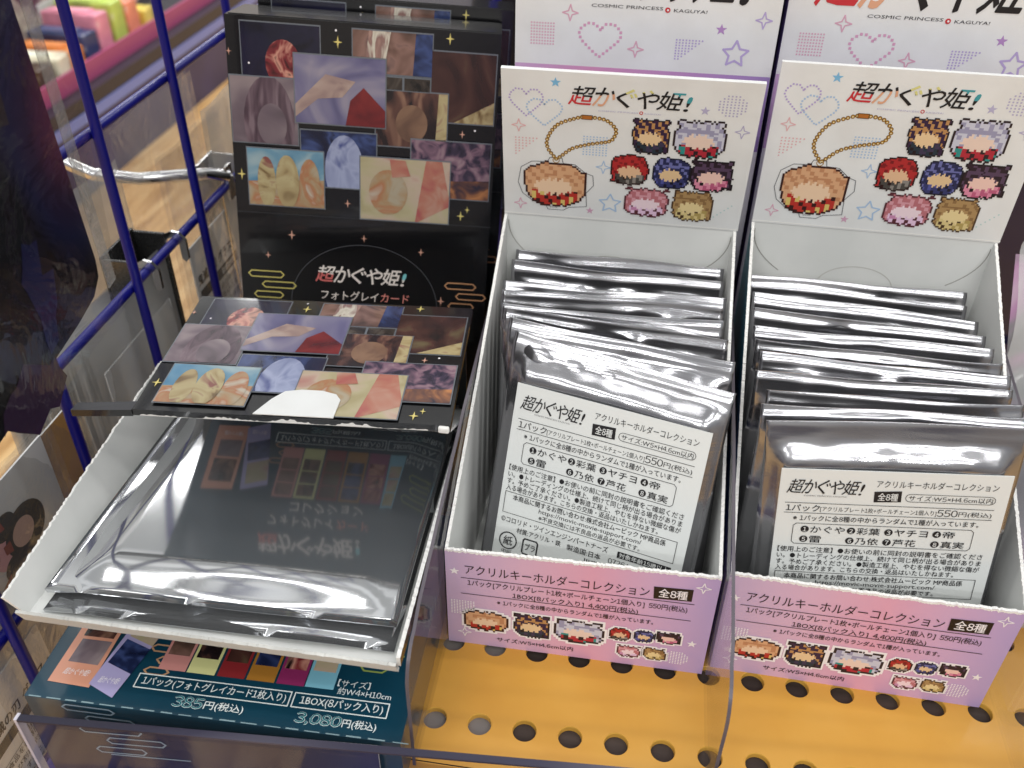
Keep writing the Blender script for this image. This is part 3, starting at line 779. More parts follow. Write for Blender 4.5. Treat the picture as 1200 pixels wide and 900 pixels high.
# ------------------------------------------------------------------ black photo-card cartons
def art(name, cols, scale, distort=1.5, stretch=None, detail=2.5):
    m = principled('picture_'+name, (1, 1, 1), .25, 0, .5, .5, .06)
    pos = np.linspace(.30, .70, len(cols))
    tone(m, scale, [(float(p_), hexc(c_)) for p_, c_ in zip(pos, cols)], detail, stretch=stretch, distort=distort)
    return m
ART = dict(  # picture colours muted to carry the reflection haze of the glossy carton
    p1=art('night', ['#0c0b1c', '#17172e', '#1d1a33', '#100d1a'], 40), p1b=art('crimson', ['#1a0d10', '#7e2a30', '#c9907e', '#1c1014'], 90),
    p2=art('umber', ['#4a3830', '#6e5248', '#8a6a60', '#2c2c38'], 45), p2b=art('pale', ['#b9b0a0', '#cfc8b8', '#8a6a64', '#a58478'], 70, stretch=(3, 1, .6)),
    p3=art('dusk_cloud', ['#4e4b6c', '#686486', '#7f7a92', '#9a929e'], 32), p3b=art('arm', ['#8a7270', '#a68f86', '#b3a298'], 60), p3c=art('cloth_red', ['#48141c', '#6f2024', '#842a28'], 50),
    p4=art('mauve', ['#544850', '#6c5e66', '#84767a', '#968888'], 36), p4b=art('mauve_dark', ['#3d3038', '#5b4852', '#7c6a72'], 60, stretch=(2.5, 1, .5)),
    p5=art('brunette', ['#150f12', '#241a1c', '#5a3c34', '#93705c'], 48, stretch=(2, 1, .7)), p5b=art('tan', ['#63493c', '#80624e', '#8c6e58'], 60),
    p6=art('rust', ['#1b1416', '#38211f', '#4c302a', '#645840'], 26, 2), p7=art('navy', ['#0e1430', '#1c2648', '#3a4a7a', '#0b1024'], 30, 2.5), p7b=art('slate_blue', ['#7e86a8', '#9aa2c0', '#4a5488'], 60),
    p8=art('beach_sky', ['#4f7f9e', '#6b93a8', '#a9b8b8'], 40, 1, (1, 1, 2)), p8b=art('sand', ['#a89c86', '#a58a68', '#a87250', '#b8ad9c'], 75), p8c=art('straw', ['#6e5638', '#a39068', '#b3a57c', '#84504a'], 70),
    p9=art('butter', ['#a39872', '#b0a684', '#bba694', '#ad7a72'], 40), p9b=art('coral', ['#a45252', '#ae7260', '#b89684'], 55), p10=art('blossom', ['#1d1a2c', '#3a3044', '#7e6070', '#957c84'], 150, 1), p10b=art('lantern', ['#2a2434', '#6a4436', '#b87a4a'], 100),
    dk=art('dark_sliver', ['#141210', '#3a322c', '#6a6258'], 60))
LINE = ink('#6a6f76', .3, .5); GL = ink('#d8c878', .3, .5); GL2 = ink('#d2a08c', .3, .5)
def ell(x0, y0, x1, y1, a0=0, a1=360, n=24):
    cx, cy, rx, ry = (x0+x1)/2, (y0+y1)/2, (x1-x0)/2, (y1-y0)/2
    return [(cx+rx*math.cos(math.radians(a0+(a1-a0)*k/n)), cy+ry*math.sin(math.radians(a0+(a1-a0)*k/n))) for k in range(n if a1-a0 == 360 else n+1)]
def collage(p):
    """plain colour-patch pictures in the places and colours of the printed photo cards."""
    def card(x0, y0, x1, y1, m, lay, shapes=()):
        p.rect(x0-.004, y0-.005, x1+.004, y1+.005, LINE, lay); p.rect(x0, y0, x1, y1, m, lay+1)
        k = p.clips; p.clips = [(-1, 0, -x0), (1, 0, x1), (0, -1, -y0), (0, 1, y1)]
        for i, (pts, mm) in enumerate(shapes): p.poly(pts, mm, lay+2+i)
        p.clips = k
    A = ART
    card(.055, .873, .34, 1.083, A['p1'], 1, [(ell(.14, .86, .27, 1.03), A['p1b'])])
    card(.46, .935, .75, 1.083, A['p2'], 1, [([(.50, .93), (.52, 1.09), (.60, 1.09), (.57, .93)], A['p2b']), ([(.68, .93), (.69, 1.09), (.76, 1.09), (.76, .93)], A['p7'])])
    card(.75, .775, .987, 1.028, A['p6'], 1, [([(.83, .77), (.99, .77), (.99, .86)], ART['p8c'])])
    card(.006, .650, .25, .892, A['p4'], 4, [(ell(.05, .55, .24, .90), A['p4b']), (ell(.10, .64, .21, .80), A['p4'])])
    card(.245, .738, .58, .985, A['p3'], 7, [([(.24, .80), (.36, .92), (.47, .90), (.42, .84), (.33, .83), (.24, .755)], A['p3b']), ([(.43, .73), (.45, .83), (.50, .88), (.58, .80), (.58, .73)], A['p3c'])])
    card(.585, .880, .642, .925, A['dk'], 4); card(.650, .880, .745, .925, A['dk'], 4)
    card(.545, .672, .813, .877, A['p5'], 5, [(ell(.62, .69, .74, .83), A['p5b']), ([(.77, .67), (.78, .88), (.82, .88), (.82, .67)], ART['p8c'])])
    card(.261, .495, .547, .710, A['p7'], 7, [(ell(.35, .42, .50, .70), A['p7b'])])
    card(.681, .482, .985, .702, A['p10'], 8, [([(.68, .48), (.68, .54), (.99, .56), (.99, .48)], A['p10b'])])
    card(.055, .408, .345, .629, A['p8'], 10, [([(.05, .40), (.05, .50), (.35, .52), (.35, .40)], A['p8b']), (ell(.09, .40, .16, .60), A['p8c']), (ell(.25, .40, .33, .60), A['p8b']), (ell(.16, .40, .25, .61), A['p8c'])])
    card(.487, .378, .832, .624, A['p9'], 12, [([(.70, .37), (.74, .63), (.80, .63), (.84, .45)], A['p9b']), (ell(.52, .40, .67, .58), A['p8b']), ([(.60, .62), (.66, .62), (.68, .56), (.61, .55)], A['p9b'])])
    for x, y, r, m in ((.406, 1.035, .017, GL), (.813, 1.075, .016, GL), (.028, .523, .017, GL), (.435, .432, .013, GL2), (.873, .733, .012, GL2), (.009, .977, .01, GL2), (.881, .411, .016, GL), (.906, .438, .011, GL)):
        p.glint(x, y, r, m, 3)
    for x, y in ((.33, .47), (.40, 1.075), (.92, .75), (.08, .94)): p.circle(x, y, .004, WHT, 3, 8)
GRTEXT = [ink('#e2d9d2', .3, .5), ink('#b7d8d4', .3, .5), ink('#d98a80', .3, .5)]
def cloud(p, x, y, sx, m, lay=2, k=1):
    """the three-bar cloud line."""
    for i, (a, b) in enumerate(((0, .75), (.28, 1.0), (.1, .72))):
        yy = y-i*.045*k
        rr = [(x+sx*a+.012, yy-.013*k), (x+sx*b-.012, yy-.013*k), (x+sx*b, yy), (x+sx*b-.012, yy+.013*k), (x+sx*a+.012, yy+.013*k), (x+sx*a, yy)]
        p.stroke(rr, .005, m, lay, True)
def title_lines(p, up=True):
    p.logo(.300, .095, .690, .165, GRTEXT[0], [(ink('#c96a66', .3, .5), (.15, 1, .50)), None, None, None, None, (ink('#7cc4c8', .3, .5), (0, -1, -.3))], shear=.25, bold=.022)
    p.text('フォトグレイ', .320, .017, .555, .042, GRTEXT[0], 2, .1, .012); p.text('カード', .566, .019, .681, .038, GRTEXT[2], 2, .1, .012); p.text('コレクション', .385, -.042, .650, .042, GRTEXT[0], 2, .1, .012)

# standing carton and the one behind it
def standing(o, u, v, label, dep=.36, drop=.55, back=0., full=True):
    o = Vector(o); u = Vector(u); v = Vector(v); n = u.cross(v).normalized(); vv = v.normalized()
    o = o-n*back
    t = thing('photo_card_carton', label, 'carton', tuple(o+u*.5-vv*drop-n*dep/2), 'black photo card cartons')
    b0 = o-vv*drop; top = o+v*1.103
    mb = MB(); mb.prism([b0, b0+u, top+u, top], n*dep, BLACKC, BLACKC, BLACKC)
    p = Print(mb, o, u, v.normalized()*u.length)
    collage(p)
    p.stroke([(0, .372), (1, .372)], .003, ink('#2e2f33', .3, .5), 1)
    arc = [(.5+.30*math.cos(a), -.0+.262*math.sin(a)) for a in np.linspace(.0, math.pi, 40)]
    p.stroke(arc, .003, ink('#4a4b50', .3, .5), 1)
    title_lines(p)
    cloud(p, .03, .113, .19, ink('#c4b86a', .3, .5)); cloud(p, .83, .11, .17, ink('#c9966e', .3, .5))
    for x, y, r in ((.211, .287, .016), (.499, .291, .012), (.113, .196, .012), (.728, .248, .013), (.816, .039, .016)): p.glint(x, y, r, GL2, 3)
    mb.build('carton_body', t, bevel=.008)
    # worn edge line and top flap seam
    mb = MB(); q = Print(mb, top+n*0, u, -n*dep); mb.prism([top+u*.01+vv*.004-n*.02, top+u*.99+vv*.004-n*.02, top+u*.99+vv*.004-n*(dep-.02), top+u*.01+vv*.004-n*(dep-.02)], vv*.004, BLACKC)
    mb.build('top_flap', t)
SO, SU, SV = (-1.319, 1.406, .614), (1.183, .184, -.076), (.0462, .191, 1.1836)
standing(SO, SU, SV, 'black upright carton showing the picture collage above a title, front of the two', drop=.60)
standing((SO[0]+.055, SO[1]+.02, SO[2]+.05), SU, SV, 'black upright carton mostly hidden behind the collage carton, only its top edge showing', back=.40, drop=.6)

# teal print of the price face: u = face width
def price_face(p, cut=None):
    CY = ink('#7fd0cf', .3, .5); W2 = ink('#e4ecec', .3, .5)
    def card(x0, y0, x1, y1, cs, pic, lay=2):
        p.rect(x0, y0, x1, y1, ink(cs, .3, .5), lay)
        hgt = (y1-y0); w_ = x1-x0
        for k in range(3): p.rect(x0+w_*.1, y0+hgt*(.22+.255*k), x1-w_*.1, y0+hgt*(.22+.255*k+.23), pic, lay+1)
    p.poly([(.037, .05), (.155, .045), (.160, .33), (.045, .335)], ink('#d99a80', .3, .5), 2); p.poly([(.060, .115), (.145, .113), (.148, .19), (.063, .19)], ART['p4'], 3); p.poly([(.06, .20), (.147, .20), (.148, .30), (.062, .30)], ART['p5'], 3)
    p.poly([(.150, .055), (.230, .023), (.285, .30), (.190, .33)], ink('#a9a2cc', .3, .5), 4); p.poly([(.168, .125), (.246, .098), (.262, .18), (.185, .205)], ART['p7'], 5); p.poly([(.188, .215), (.264, .19), (.278, .28), (.202, .305)], ART['p9'], 5)
    p.text('超かぐや姫!', .065, .075, .135, .02, WHT, 5, .2); p.text('超かぐや姫!', .170, .062, .225, .02, WHT, 6, .2)
    cloud(p, .262, .19, .11, ink('#b9906e', .3, .5), 1, .8)
    for (x0, x1, cs, pc) in ((.308, .384, '#c98a84', 'p2'), (.388, .465, '#d6d696', 'p5'), (.472, .547, '#8a2a2e', 'p6'), (.553, .629, '#a8742e', 'p7'), (.635, .710, '#8a2c5e', 'p1b')):
        card(x0, .126, x1, .345, cs, ART[pc])
    card(.713, .127, .790, .36, '#7cb8cc', ART['p9'])
    p.text('【サイズ】', .797, .140, .884, .022, W2, 2); p.text('約W4×H10cm', .803, .116, .946, .022, W2, 2)
    cloud(p, .83, .30, .12, ink('#8c9c50', .3, .5), 1, 1)
    for x0, x1 in ((.269, .686), (.696, .947)): p.stroke([(x0, .064), (x1, .064), (x1, .106), (x0, .106)], .0032, W2, 2, True)
    p.text('1パック(フォトグレイカード1枚入り)', .284, .070, .676, .030, W2, 2, 0, .010); p.text('1BOX(8パック入り)', .714, .070, .934, .030, W2, 2, 0, .012)
    p.text('385', .389, .023, .468, .031, W2, 2, .1, .045); p.text('385', .389, .023, .468, .031, ink('#1d6f78', .3, .5), 3, .1, .010)
    p.text('円(税込)', .474, .022, .579, .028, W2, 2, 0, .010)
    p.text('3,080', .716, .018, .836, .034, W2, 2, .1, .045); p.text('3,080', .716, .018, .836, .034, ink('#1d6f78', .3, .5), 3, .1, .010)
    p.text('円(税込)', .841, .020, .929, .028, W2, 2, 0, .010)

# closed carton lying flat under the tray
LA, LB = V(-1.354, -.652, .25), V(-.024, -.625, .25)
lu = (LB-LA); lv = V(-lu.y, lu.x, 0)
t = thing('photo_card_carton', 'closed teal carton lying flat under the open tray, price print facing up', 'carton', tuple((LA+LB)/2+lv*.38-V(0, 0, .25)), 'black photo card cartons')
mb = MB(); dpt = lv*.80
mb.prism([LA, LB, LB+dpt, LA+dpt], V(0, 0, .247), TEAL, BLACKC, TEAL); ob = None
mb.build('carton_body', t, bevel=.012)
mb = MB(); p = Print(mb, LA+V(0, 0, .0004), lu, lv); price_face(p)
rng = random.Random(3); x = .012
while x < .98:
    l_ = rng.uniform(.03, .045); p.rect(x, .0008, x+l_, .0032+rng.uniform(0, .0016), ink('#8aa4ac', .5), 1); x += l_+rng.uniform(.012, .02)
mb.build('price_print', t)
mb = MB(); p = Print(mb, LA-V(0, .001, .25)-lv*.002, lu, V(0, 0, lu.length)); cloud(p, .10, .165, .19, ink('#9fb4c4', .3, .5), 1, .9)
p.rect(.12, .045, .34, .048, ink('#9fb4c4', .3, .5), 1); mb.build('side_print', t)

# open tray with lid folded back: near side raised
TA = math.radians(9.5)
def tp(x, y, h=0.):   # point on the tilted tray plane; h along its normal
    return V(x, y*math.cos(TA)-h*math.sin(TA)*1 + 0, .405+y*math.sin(-TA)*1 + h*math.cos(TA))
tray = thing('open_card_tray', 'open white-lined card tray with torn edges and black lid folded back', 'open box', (-.75, .2, .26), 'black photo card cartons')
rng = random.Random(9)
y0, y1 = -.50, 1.05
mb = MB(); mb.prism([tp(-1.36, y0, 0), tp(-.055, y0, 0), tp(-.12, y1, 0), tp(-1.50, y1, 0)], V(0, 0, .014), WHITEIN, BLACKC, WHITE); mb.build('tray_floor', tray)
mb = MB()    # left wall flares outward
o2 = jag((y0, .10), (y1, .26), 130, .003, rng)
pts = []
Lw = [tp(-1.36-.14*(0), y0, 0)]
inner = [tp(-1.36-.14*(y-y0)/(y1-y0)-.45*h*(1-.35*(y-y0)/(y1-y0)), y, h) for y, h in o2]
bot = [tp(-1.36-.14*(y-y0)/(y1-y0), y, 0) for y, h in o2]
nn = len(inner)
mb.add(bot+inner, [[i, nn+i, nn+i+1, i+1] for i in range(nn-1)], WHITEIN)
outv = [p_+V(-.012, 0, -.004) for p_ in inner]; outb = [p_+V(-.012, 0, 0) for p_ in bot]
mb.add(outb+outv, [[i, i+1, nn+i+1, nn+i] for i in range(nn-1)], BLACKC)
mb.add(inner+outv, [[i, nn+i, nn+i+1, i+1] for i in range(nn-1)], TORN)
mb.add([bot[0], inner[0], outv[0], outb[0]], [[0, 1, 2, 3]], TORN)
mb.build('side_wall', tray)
mb = MB()
o2 = jag((y0, .055), (y1, .24), 130, .004, rng)
inner = [tp(-.055-.065*(y-y0)/(y1-y0)+.05*h, y, h) for y, h in o2]; bot = [tp(-.055-.065*(y-y0)/(y1-y0), y, 0) for y, h in o2]
outv = [p_+V(.014, 0, 0) for p_ in inner]; outb = [p_+V(.014, 0, 0) for p_ in bot]
mb.add(bot+inner, [[i, i+1, nn+i+1, nn+i] for i in range(nn-1)], WHITEIN); mb.add(outb+outv, [[i, nn+i, nn+i+1, i+1] for i in range(nn-1)], BLACKC)
mb.add(inner+outv, [[i, i+1, nn+i+1, nn+i] for i in range(nn-1)], TORN); mb.add([bot[0], inner[0], outv[0], outb[0]], [[0, 3, 2, 1]], TORN)
mb.build('side_wall', tray)
mb = MB()    # low torn front lip
o2 = jag((-1.37, .05), (-.048, .042), 120, .003, rng)
inner = [tp(x, y0-.012-.1*(h), h) for x, h in o2]; bot = [tp(x, y0, -.012) for x, h in o2]
outv = [p_+V(0, -.010, -.004) for p_ in inner]; outb = [p_+V(0, -.011, -.008) for p_ in bot]; nn = len(inner)
mb.add(bot+inner, [[i, nn+i, nn+i+1, i+1] for i in range(nn-1)], WHITEIN); mb.add(outb+outv, [[i, i+1, nn+i+1, nn+i] for i in range(nn-1)], principled('worn_card_face', hexc('#d2d2ce'), .6, 0, .3))
WORN = principled('worn_card_edge', hexc('#c4c4c0'), .8, 0, .2); tone(WORN, 60, [(.3, hexc('#a9a9a5')), (.7, hexc('#dcdcd8'))], 5)
mb.add(inner+outv, [[i, nn+i, nn+i+1, i+1] for i in range(nn-1)], WORN); mb.add(bot+outb, [[i, i+1, nn+i+1, nn+i] for i in range(nn-1)], WORN)
mb.build('front_lip', tray)
mb = MB(); mb.prism([tp(-1.50, y1, 0), tp(-.12, y1, 0), tp(-.10, y1+.0, .52), tp(-1.36, y1, .52)], V(0, -.012, 0)*-1, WHITEIN, BLACKC, BLACKC); mb.build('back_wall', tray)
# lid slab with collage on top
LBk, RBk, LF, RF = V(-1.275, 1.015, .862), V(-.062, 1.066, .862), V(-1.245, .215, .85), V(-.034, .316, .85)
lidu = RF-LF; lidv = (LBk-LF); lidn = lidu.cross(lidv).normalized(); lidv = lidn.cross(lidu).normalized()
mb = MB(); dl = .80
mb.prism([LF, RF, RF+lidv*dl, LF+lidv*dl], lidn*.030, BLACKC, BLACKC, BLACKC)
p = Print(mb, LF-lidv*.372*lidu.length*1.0+lidu*0, lidu, lidv*lidu.length*.905)
p.o = LF - p.v*.372
p.clips = [(0, -1, -.374)]
collage(p)
p.clips = []
# torn white fibre along the fold and the pale finger tab
q = Print(mb, LF-lidn*.03, lidu, lidn*lidu.length)
xs_ = np.linspace(.02, .93, 130); tw_ = [max(.001, .006+.006*math.sin(i*.21)+rng.uniform(-.005, .005))*(1 if .2 < x < .75 else .45) for i, x in enumerate(xs_)]
for i in range(len(xs_)-1):
    q.poly([(xs_[i], .001), (xs_[i+1], .001), (xs_[i+1], .001+tw_[i+1]), (xs_[i], .001+tw_[i])], TORN, 1)
mb.build('lid', tray, bevel=0)
mb = MB(); mb.box((-.078, .293, .826), (-.036, .312, .852), TORN); mb.build('torn_corner', tray, bevel=.006)
mb = MB(); tb = [(-.775, .243), (-.47, .268), (-.475, .375), (-.50, .405), (-.56, .418), (-.64, .412), (-.70, .392), (-.735, .34)]
lz = lambda x, y: LF.z - ((x-LF.x)*lidn.x+(y-LF.y)*lidn.y)/lidn.z
mb.prism([V(x, y, lz(x, y)+.019) for x, y in tb], V(0, 0, .004), WHITE, WHITE, TORN); mb.build('finger_tab', tray)
mb = MB(); mb.prism([V(-1.475, .175, .846), V(-1.249, .214, .846), V(-1.249, .262, .851), V(-1.472, .222, .847)], V(0, 0, .030), principled('grey_flap', hexc('#2e2e33'), .35, 0, .5), BLACKC, BLACKC)
mb.build('side_flap', tray)
# price face folded under the lid, slanting down towards the back
dl = math.radians(34)
fo = LF+lidu*.0-lidn*.034+lidv*.004; fv = (lidv*math.cos(dl)-lidn*math.sin(dl)).normalized()
mb = MB(); FD = .80; fu = lidu
fn = fu.cross(-fv).normalized()
low = fo+fv*FD
tn_e = jag((0, 0), (1, 0), 70, .004, rng)
outl = [fo, ] + [low+fu*x+fv*y for x, y in tn_e] + [fo+fu]
mb.prism([q_ for q_ in outl][::1], fn*.010, TEAL, WHITEIN, TORN)
p = Print(mb, low, fu, -fv*fu.length); p.o = low + (-fv)*.01
price_face(p)
p2 = Print(mb, low-fv*.50, fu, -fv*fu.length); title_lines(p2)
mb.build('price_flap', tray)
# the flat silver packs lying in the tray
def flat_pack(c, h, label, seed, tilt=0.):
    rng = random.Random(seed); NX, NY = 40, 40
    t = thing('foil_pack', label, 'foil pack', tuple(tp(-.75, .2, .01+h)), 'silver packs in the open card tray')
    Fp, Bp = [], []; ph = [rng.uniform(0, 6) for _ in range(4)]
    for j in range(NY):
        for i in range(NX):
            s, r = i/(NX-1), j/(NY-1)
            xa = c[0][0]+(c[1][0]-c[0][0])*s; xb = c[2][0]+(c[3][0]-c[2][0])*s
            ya = c[0][1]+(c[1][1]-c[0][1])*s; yb = c[2][1]+(c[3][1]-c[2][1])*s
            x = xa+(xb-xa)*r; y = ya+(yb-ya)*r
            e_ = min(s, 1-s, r*.9, (1-r)); q_ = min(1, e_/.14); q_ = q_*q_*(3-2*q_)
            edge = (1-q_)*(.006*math.sin(s*9+ph[0])+.005*math.sin(r*8+ph[1]))
            # flat stiff card inside; left margin bends down, near margin rolls
            th = .030*q_ + edge - .02*max(0, .12-s)/.12
            Fp.append(tp(x, y, .018+h+th)); Bp.append(tp(x, y, .016+h+.2*edge))
    mb = MB(); mb.grid(Fp, NX, NY, FOILF, True, False); mb.grid(Bp, NX, NY, FOILF, True, True)
    nf = NX*NY; rim = list(range(NX))+[j*NX+NX-1 for j in range(1, NY)]+[NX*(NY-1)+i for i in range(NX-2, -1, -1)]+[j*NX for j in range(NY-2, 0, -1)]
    for a, b_ in zip(rim, rim[1:]+rim[:1]):
        mb.f.append([a, b_, nf+b_, nf+a]); mb.m.append(0); mb.smooth.append(False)
    mb.build('pouch', t)
flat_pack([(-1.31, -.478), (-.075, -.452), (-1.46, 1.0), (-.16, 1.0)], .0, 'flat silver pack lying underneath in the open card tray, near edge peeking out', 1)
flat_pack([(-1.335, -.405), (-.085, -.365), (-1.475, 1.02), (-.17, 1.02)], .040, 'flat mirror-like silver pack lying on top in the open card tray', 2)

# ------------------------------------------------------------------ clear acrylic dividers and front fence
def divider(x, y_end, label):
    t = thing('clear_divider', label, 'divider', (x, .4, 0), 'clear acrylic dividers')
    out = [(1.3, 0), (1.3, .98)]
    for y, z in ((.42, .83), (-.01, .72), (-.35, .63)): out.append((y, z))
    for a in range(0, 91, 15): out.append((y_end+.13-.13*math.sin(math.radians(a)), .44+.15*math.cos(math.radians(a))))
    out.append((y_end, 0))
    mb = MB(); th = .012
    mb.add([V(x, y, z+.002) for y, z in out]+[V(x+th, y, z+.002) for y, z in out], [list(range(len(out))), list(range(len(out), 2*len(out)))[::-1]], ACRYL)
    mb.build('clear_sheet', t)
    mb = MB(); k = len(out)
    A2 = [V(x, y, z+.002) for y, z in out]; B2 = [V(x+th, y, z+.002) for y, z in out]
    mb.add(A2+B2, [[i, i+1, k+i+1, k+i] for i in range(k-1)], ACRYLE, True); mb.build('sheet_edge', t)
divider(-.0145, -.55, 'clear acrylic divider between the black tray and the left pink box')
divider(1.0075, -.53, 'clear acrylic divider with dark edge between the two pink boxes')
divider(2.085, -.50, 'clear acrylic divider at the right end of the yellow shelf')
t = thing('clear_fence', 'clear acrylic front fence along the shelf edge with violet reflections coloured onto its lip', 'shelf fence', (.3, -.7, -.2))
P0, P1 = V(-1.30, -.762, .285), V(2.3, -.53, .285)
mb = MB(); dz = V(0, 0, -.62)
mb.prism([P0+dz, P1+dz, P1, P0], V(0, .02, 0), ACRYL, ACRYL, ACRYL); mb.build('clear_sheet', t)
LIP = principled('lip_reflection_colour', hexc('#6a608c'), .35, 0, .25, 0)  # violet and grey reflections of the clear lip put into its colour
tone(LIP, 14, [(.35, hexc('#1c1b26')), (.5, hexc('#3c3a4c')), (.68, hexc('#807c86'))], 2, stretch=(.4, 1, 1))
mb = MB(); mb.prism([P0+V(0, -.004, .001), P1+V(0, -.004, .001), P1+V(0, .021, .001), P0+V(0, .021, .001)], V(0, 0, .009), LIP); mb.build('lip', t)
mb = MB(); mb.box((P0.x-.012, P0.y-.003, -.33), (P0.x-.001, P0.y+.024, .287), principled('frosted_edge', hexc('#c9c6d2'), .3)); mb.build('end_edge', t)

NVC = principled('navy_stand_in_card', hexc('#14264e'), .3, 0, .5, .4)  # made-up card filling the dark navy area seen through the fence
tone(NVC, 16, [(.36, hexc('#0b1a3a')), (.5, hexc('#15294f')), (.60, hexc('#101c66')), (.72, hexc('#2a2c4a'))], 1, stretch=(1, 1, .15))
t = thing('carton_front_stand_in', 'added navy card with cloud lines standing in for the carton front behind the clear fence', 'card', (-.66, -.70, -.36))
mb = MB(); C0 = P0+V(.02, .028, -.62); C1 = P0+(P1-P0)*.335+V(0, .028, -.62)
mb.prism([C0, C1, C1+V(0, 0, .60), C0+V(0, 0, .60)], V(0, -.006, 0), NVC, WHITE, WHITE)
p = Print(mb, C0+V(0, -.0005, 0), C1-C0, V(0, 0, (C1-C0).length)); cloud(p, .14, .47, .24, ink('#8fa6b8', .4), 1, 1.1); p.rect(.20, .345, .44, .350, ink('#8fa6b8', .4), 1)
mb.build('printed_card', t)
# ------------------------------------------------------------------ blue wire grid
GX = -1.70
g = thing('wire_grid', 'blue coated wire grid panel standing at the left of the shelf', 'wire grid', (GX, .8, FLOORZ))
for i in range(-3, 8):
    y = .435+i*.712
    mb = MB(); mb.tube([(GX, y, -1.6), (GX, y, 4.2)], .0235, BLUE, 16); mb.build('vertical_wire', g)
for k in range(-3, 5):
    z = .775+k*.755
    mb = MB(); mb.tube([(GX-.044, -2.2, z), (GX-.044, 5.6, z)], .0235, BLUE, 16); mb.build('cross_wire', g)
mb = MB(); mb.box((GX-.08, 5.4, FLOORZ+.001), (GX+.04, 5.55, 4.2), BLUE); mb.build('upright', g); mb = MB(); mb.box((GX-.08, -2.2, FLOORZ+.001), (GX+.04, -2.05, -1.2), BLUE); mb.build('upright', g)

# hook brackets
def bracket(y0, y1, z, label, bot, mat=DARKSTEEL, dep=.22):
    t = thing('hook_bracket', label, 'hook bracket', (GX-.1, (y0+y1)/2, z), 'steel hook brackets on the blue grid')
    x0 = GX-.035-dep; xf = GX-.085
    mb = MB()
    mb.box((x0, y0, bot), (xf, y0+.018, z+.05), mat); mb.build('side_plate', t, bevel=.005)
    mb = MB(); mb.box((x0, y1-.018, bot), (xf, y1, z+.05), mat); mb.build('side_plate', t, bevel=.005)
    mb = MB(); mb.box((x0-.016, y0, bot), (x0, y1, z+.06), mat); mb.build('back_plate', t, bevel=.005)
    for y in (y0, y1-.018):
        mb = MB(); ol = [(xf-.001, z+.045), (xf-.001, z-.02), (GX-.072, z+.02), (GX-.044, z+.032), (GX-.012, z+.015), (GX-.012, z-.085), (GX+.005, z-.105), (GX+.024, z-.085), (GX+.026, z+.02), (GX-.005, z+.058), (GX-.045, z+.066)]
        pts = [V(a, y, b) for a, b in ol]
        mb.prism(pts, V(0, -.018, 0), CHROME); mb.build('hook', t, bevel=.003)
bracket(1.30, 1.62, .775, 'dark steel hook bracket clipped over the lower cross wire, nearer one', .02)
bracket(2.30, 2.62, .775, 'bright steel hook bracket beside the black collage carton', -.1, CHROME)
t = tag(MB().build('x') if False else thing('peg_hook', 'bent chrome peg hook behind the blue grid holding clear bags', 'hook', (GX-.3, 2.1, .9)), 'bent chrome peg hook behind the blue grid holding clear bags', 'hook')
mb = MB(); mb.tube([(GX-.02, 2.29, .84), (GX-.10, 2.22, .875), (GX-.20, 2.15, .89), (GX-.40, 2.02, .91), (GX-.62, 1.95, .95), (GX-.76, 1.93, 1.02), (GX-.9, 1.93, 1.14)], .034, CHROME, 14); mb.build('rod', t)
mb = MB(); mb.box((GX-.03, 2.26, .70), (GX-.015, 2.33, .9), CHROME); mb.build('clip', t)

# bagged goods hanging behind the grid, planes parallel to it
def bag(x, y0, y1, z0, z1, label, card=None, seed=0, filmm=None, grp='clear bags hanging behind the blue grid', bulge=.02, prints=None, cardm=None):
    rng = random.Random(seed); t = thing('hanging_bag', label, 'bagged goods', (x, (y0+y1)/2, z0), grp)
    NX, NY = 14, 18; P_ = []
    for j in range(NY):
        for i in range(NX):
            s, r = i/(NX-1), j/(NY-1)
            P_.append(V(x+bulge*math.sin(math.pi*s)*math.sin(math.pi*r)+.010*math.sin(7*s+4*r+seed), y0+(y1-y0)*s+.006*math.sin(9*r+seed), z0+(z1-z0)*r+.004*math.sin(8*s+seed)))
    mb = MB(); mb.grid(P_, NX, NY, filmm or FILM, True)
    mb.grid([V(p_.x-2*bulge*.6-.006, p_.y, p_.z) for p_ in P_], NX, NY, filmm or FILM, True, True); mb.build('clear_pouch', t)
    if card:
        a0, a1, b0, b1 = card
        mb = MB(); mb.prism([V(x-.004, a0, b0), V(x-.004, a1, b0), V(x-.004, a1, b1), V(x-.004, a0, b1)], V(.008, 0, 0), cardm or WHITE, WHITE, WHITE)
        if prints: prints(Print(mb, V(x-.004, a0, b0), V(0, a1-a0, 0), V(0, 0, a1-a0)))
        mb.build('card', t)
    return t
GREYC = principled('pale_grey_card', hexc('#c3c5c6'), .45); tone(GREYC, 9, [(.3, hexc('#b4b7b9')), (.7, hexc('#d2d3d2'))], 1, stretch=(1, 3, .4))
bag(-1.80, .80, 1.62, -.6, .73, 'clear bag with pale grey card, nearest the lower cross wire', (.87, 1.55, -.5, .47), 1, FILMG, cardm=GREYC)
bcs = ['#c9c6c0', '#5a2c28', '#d6d3cc', '#a89a8c', '#cfcbc4', '#8d857c', '#d9d6d0', '#b0a89c']
bln = ['clear bag first behind the pale grey card', 'clear bag with dark red card, second behind the grey card', 'clear bag with pale card, third behind the grey card', 'clear bag with beige card, fourth behind the grey card', 'clear bag with off-white card, fifth behind the grey card', 'clear bag with brownish card, sixth behind the grey card', 'clear bag with cream card, seventh behind the grey card', 'clear bag with tan card, last in the row behind the grey card']
FILMW = film('bag_edge_film', (.80, .80, .79), .10, 1.0, .16, .5, 30, .50)
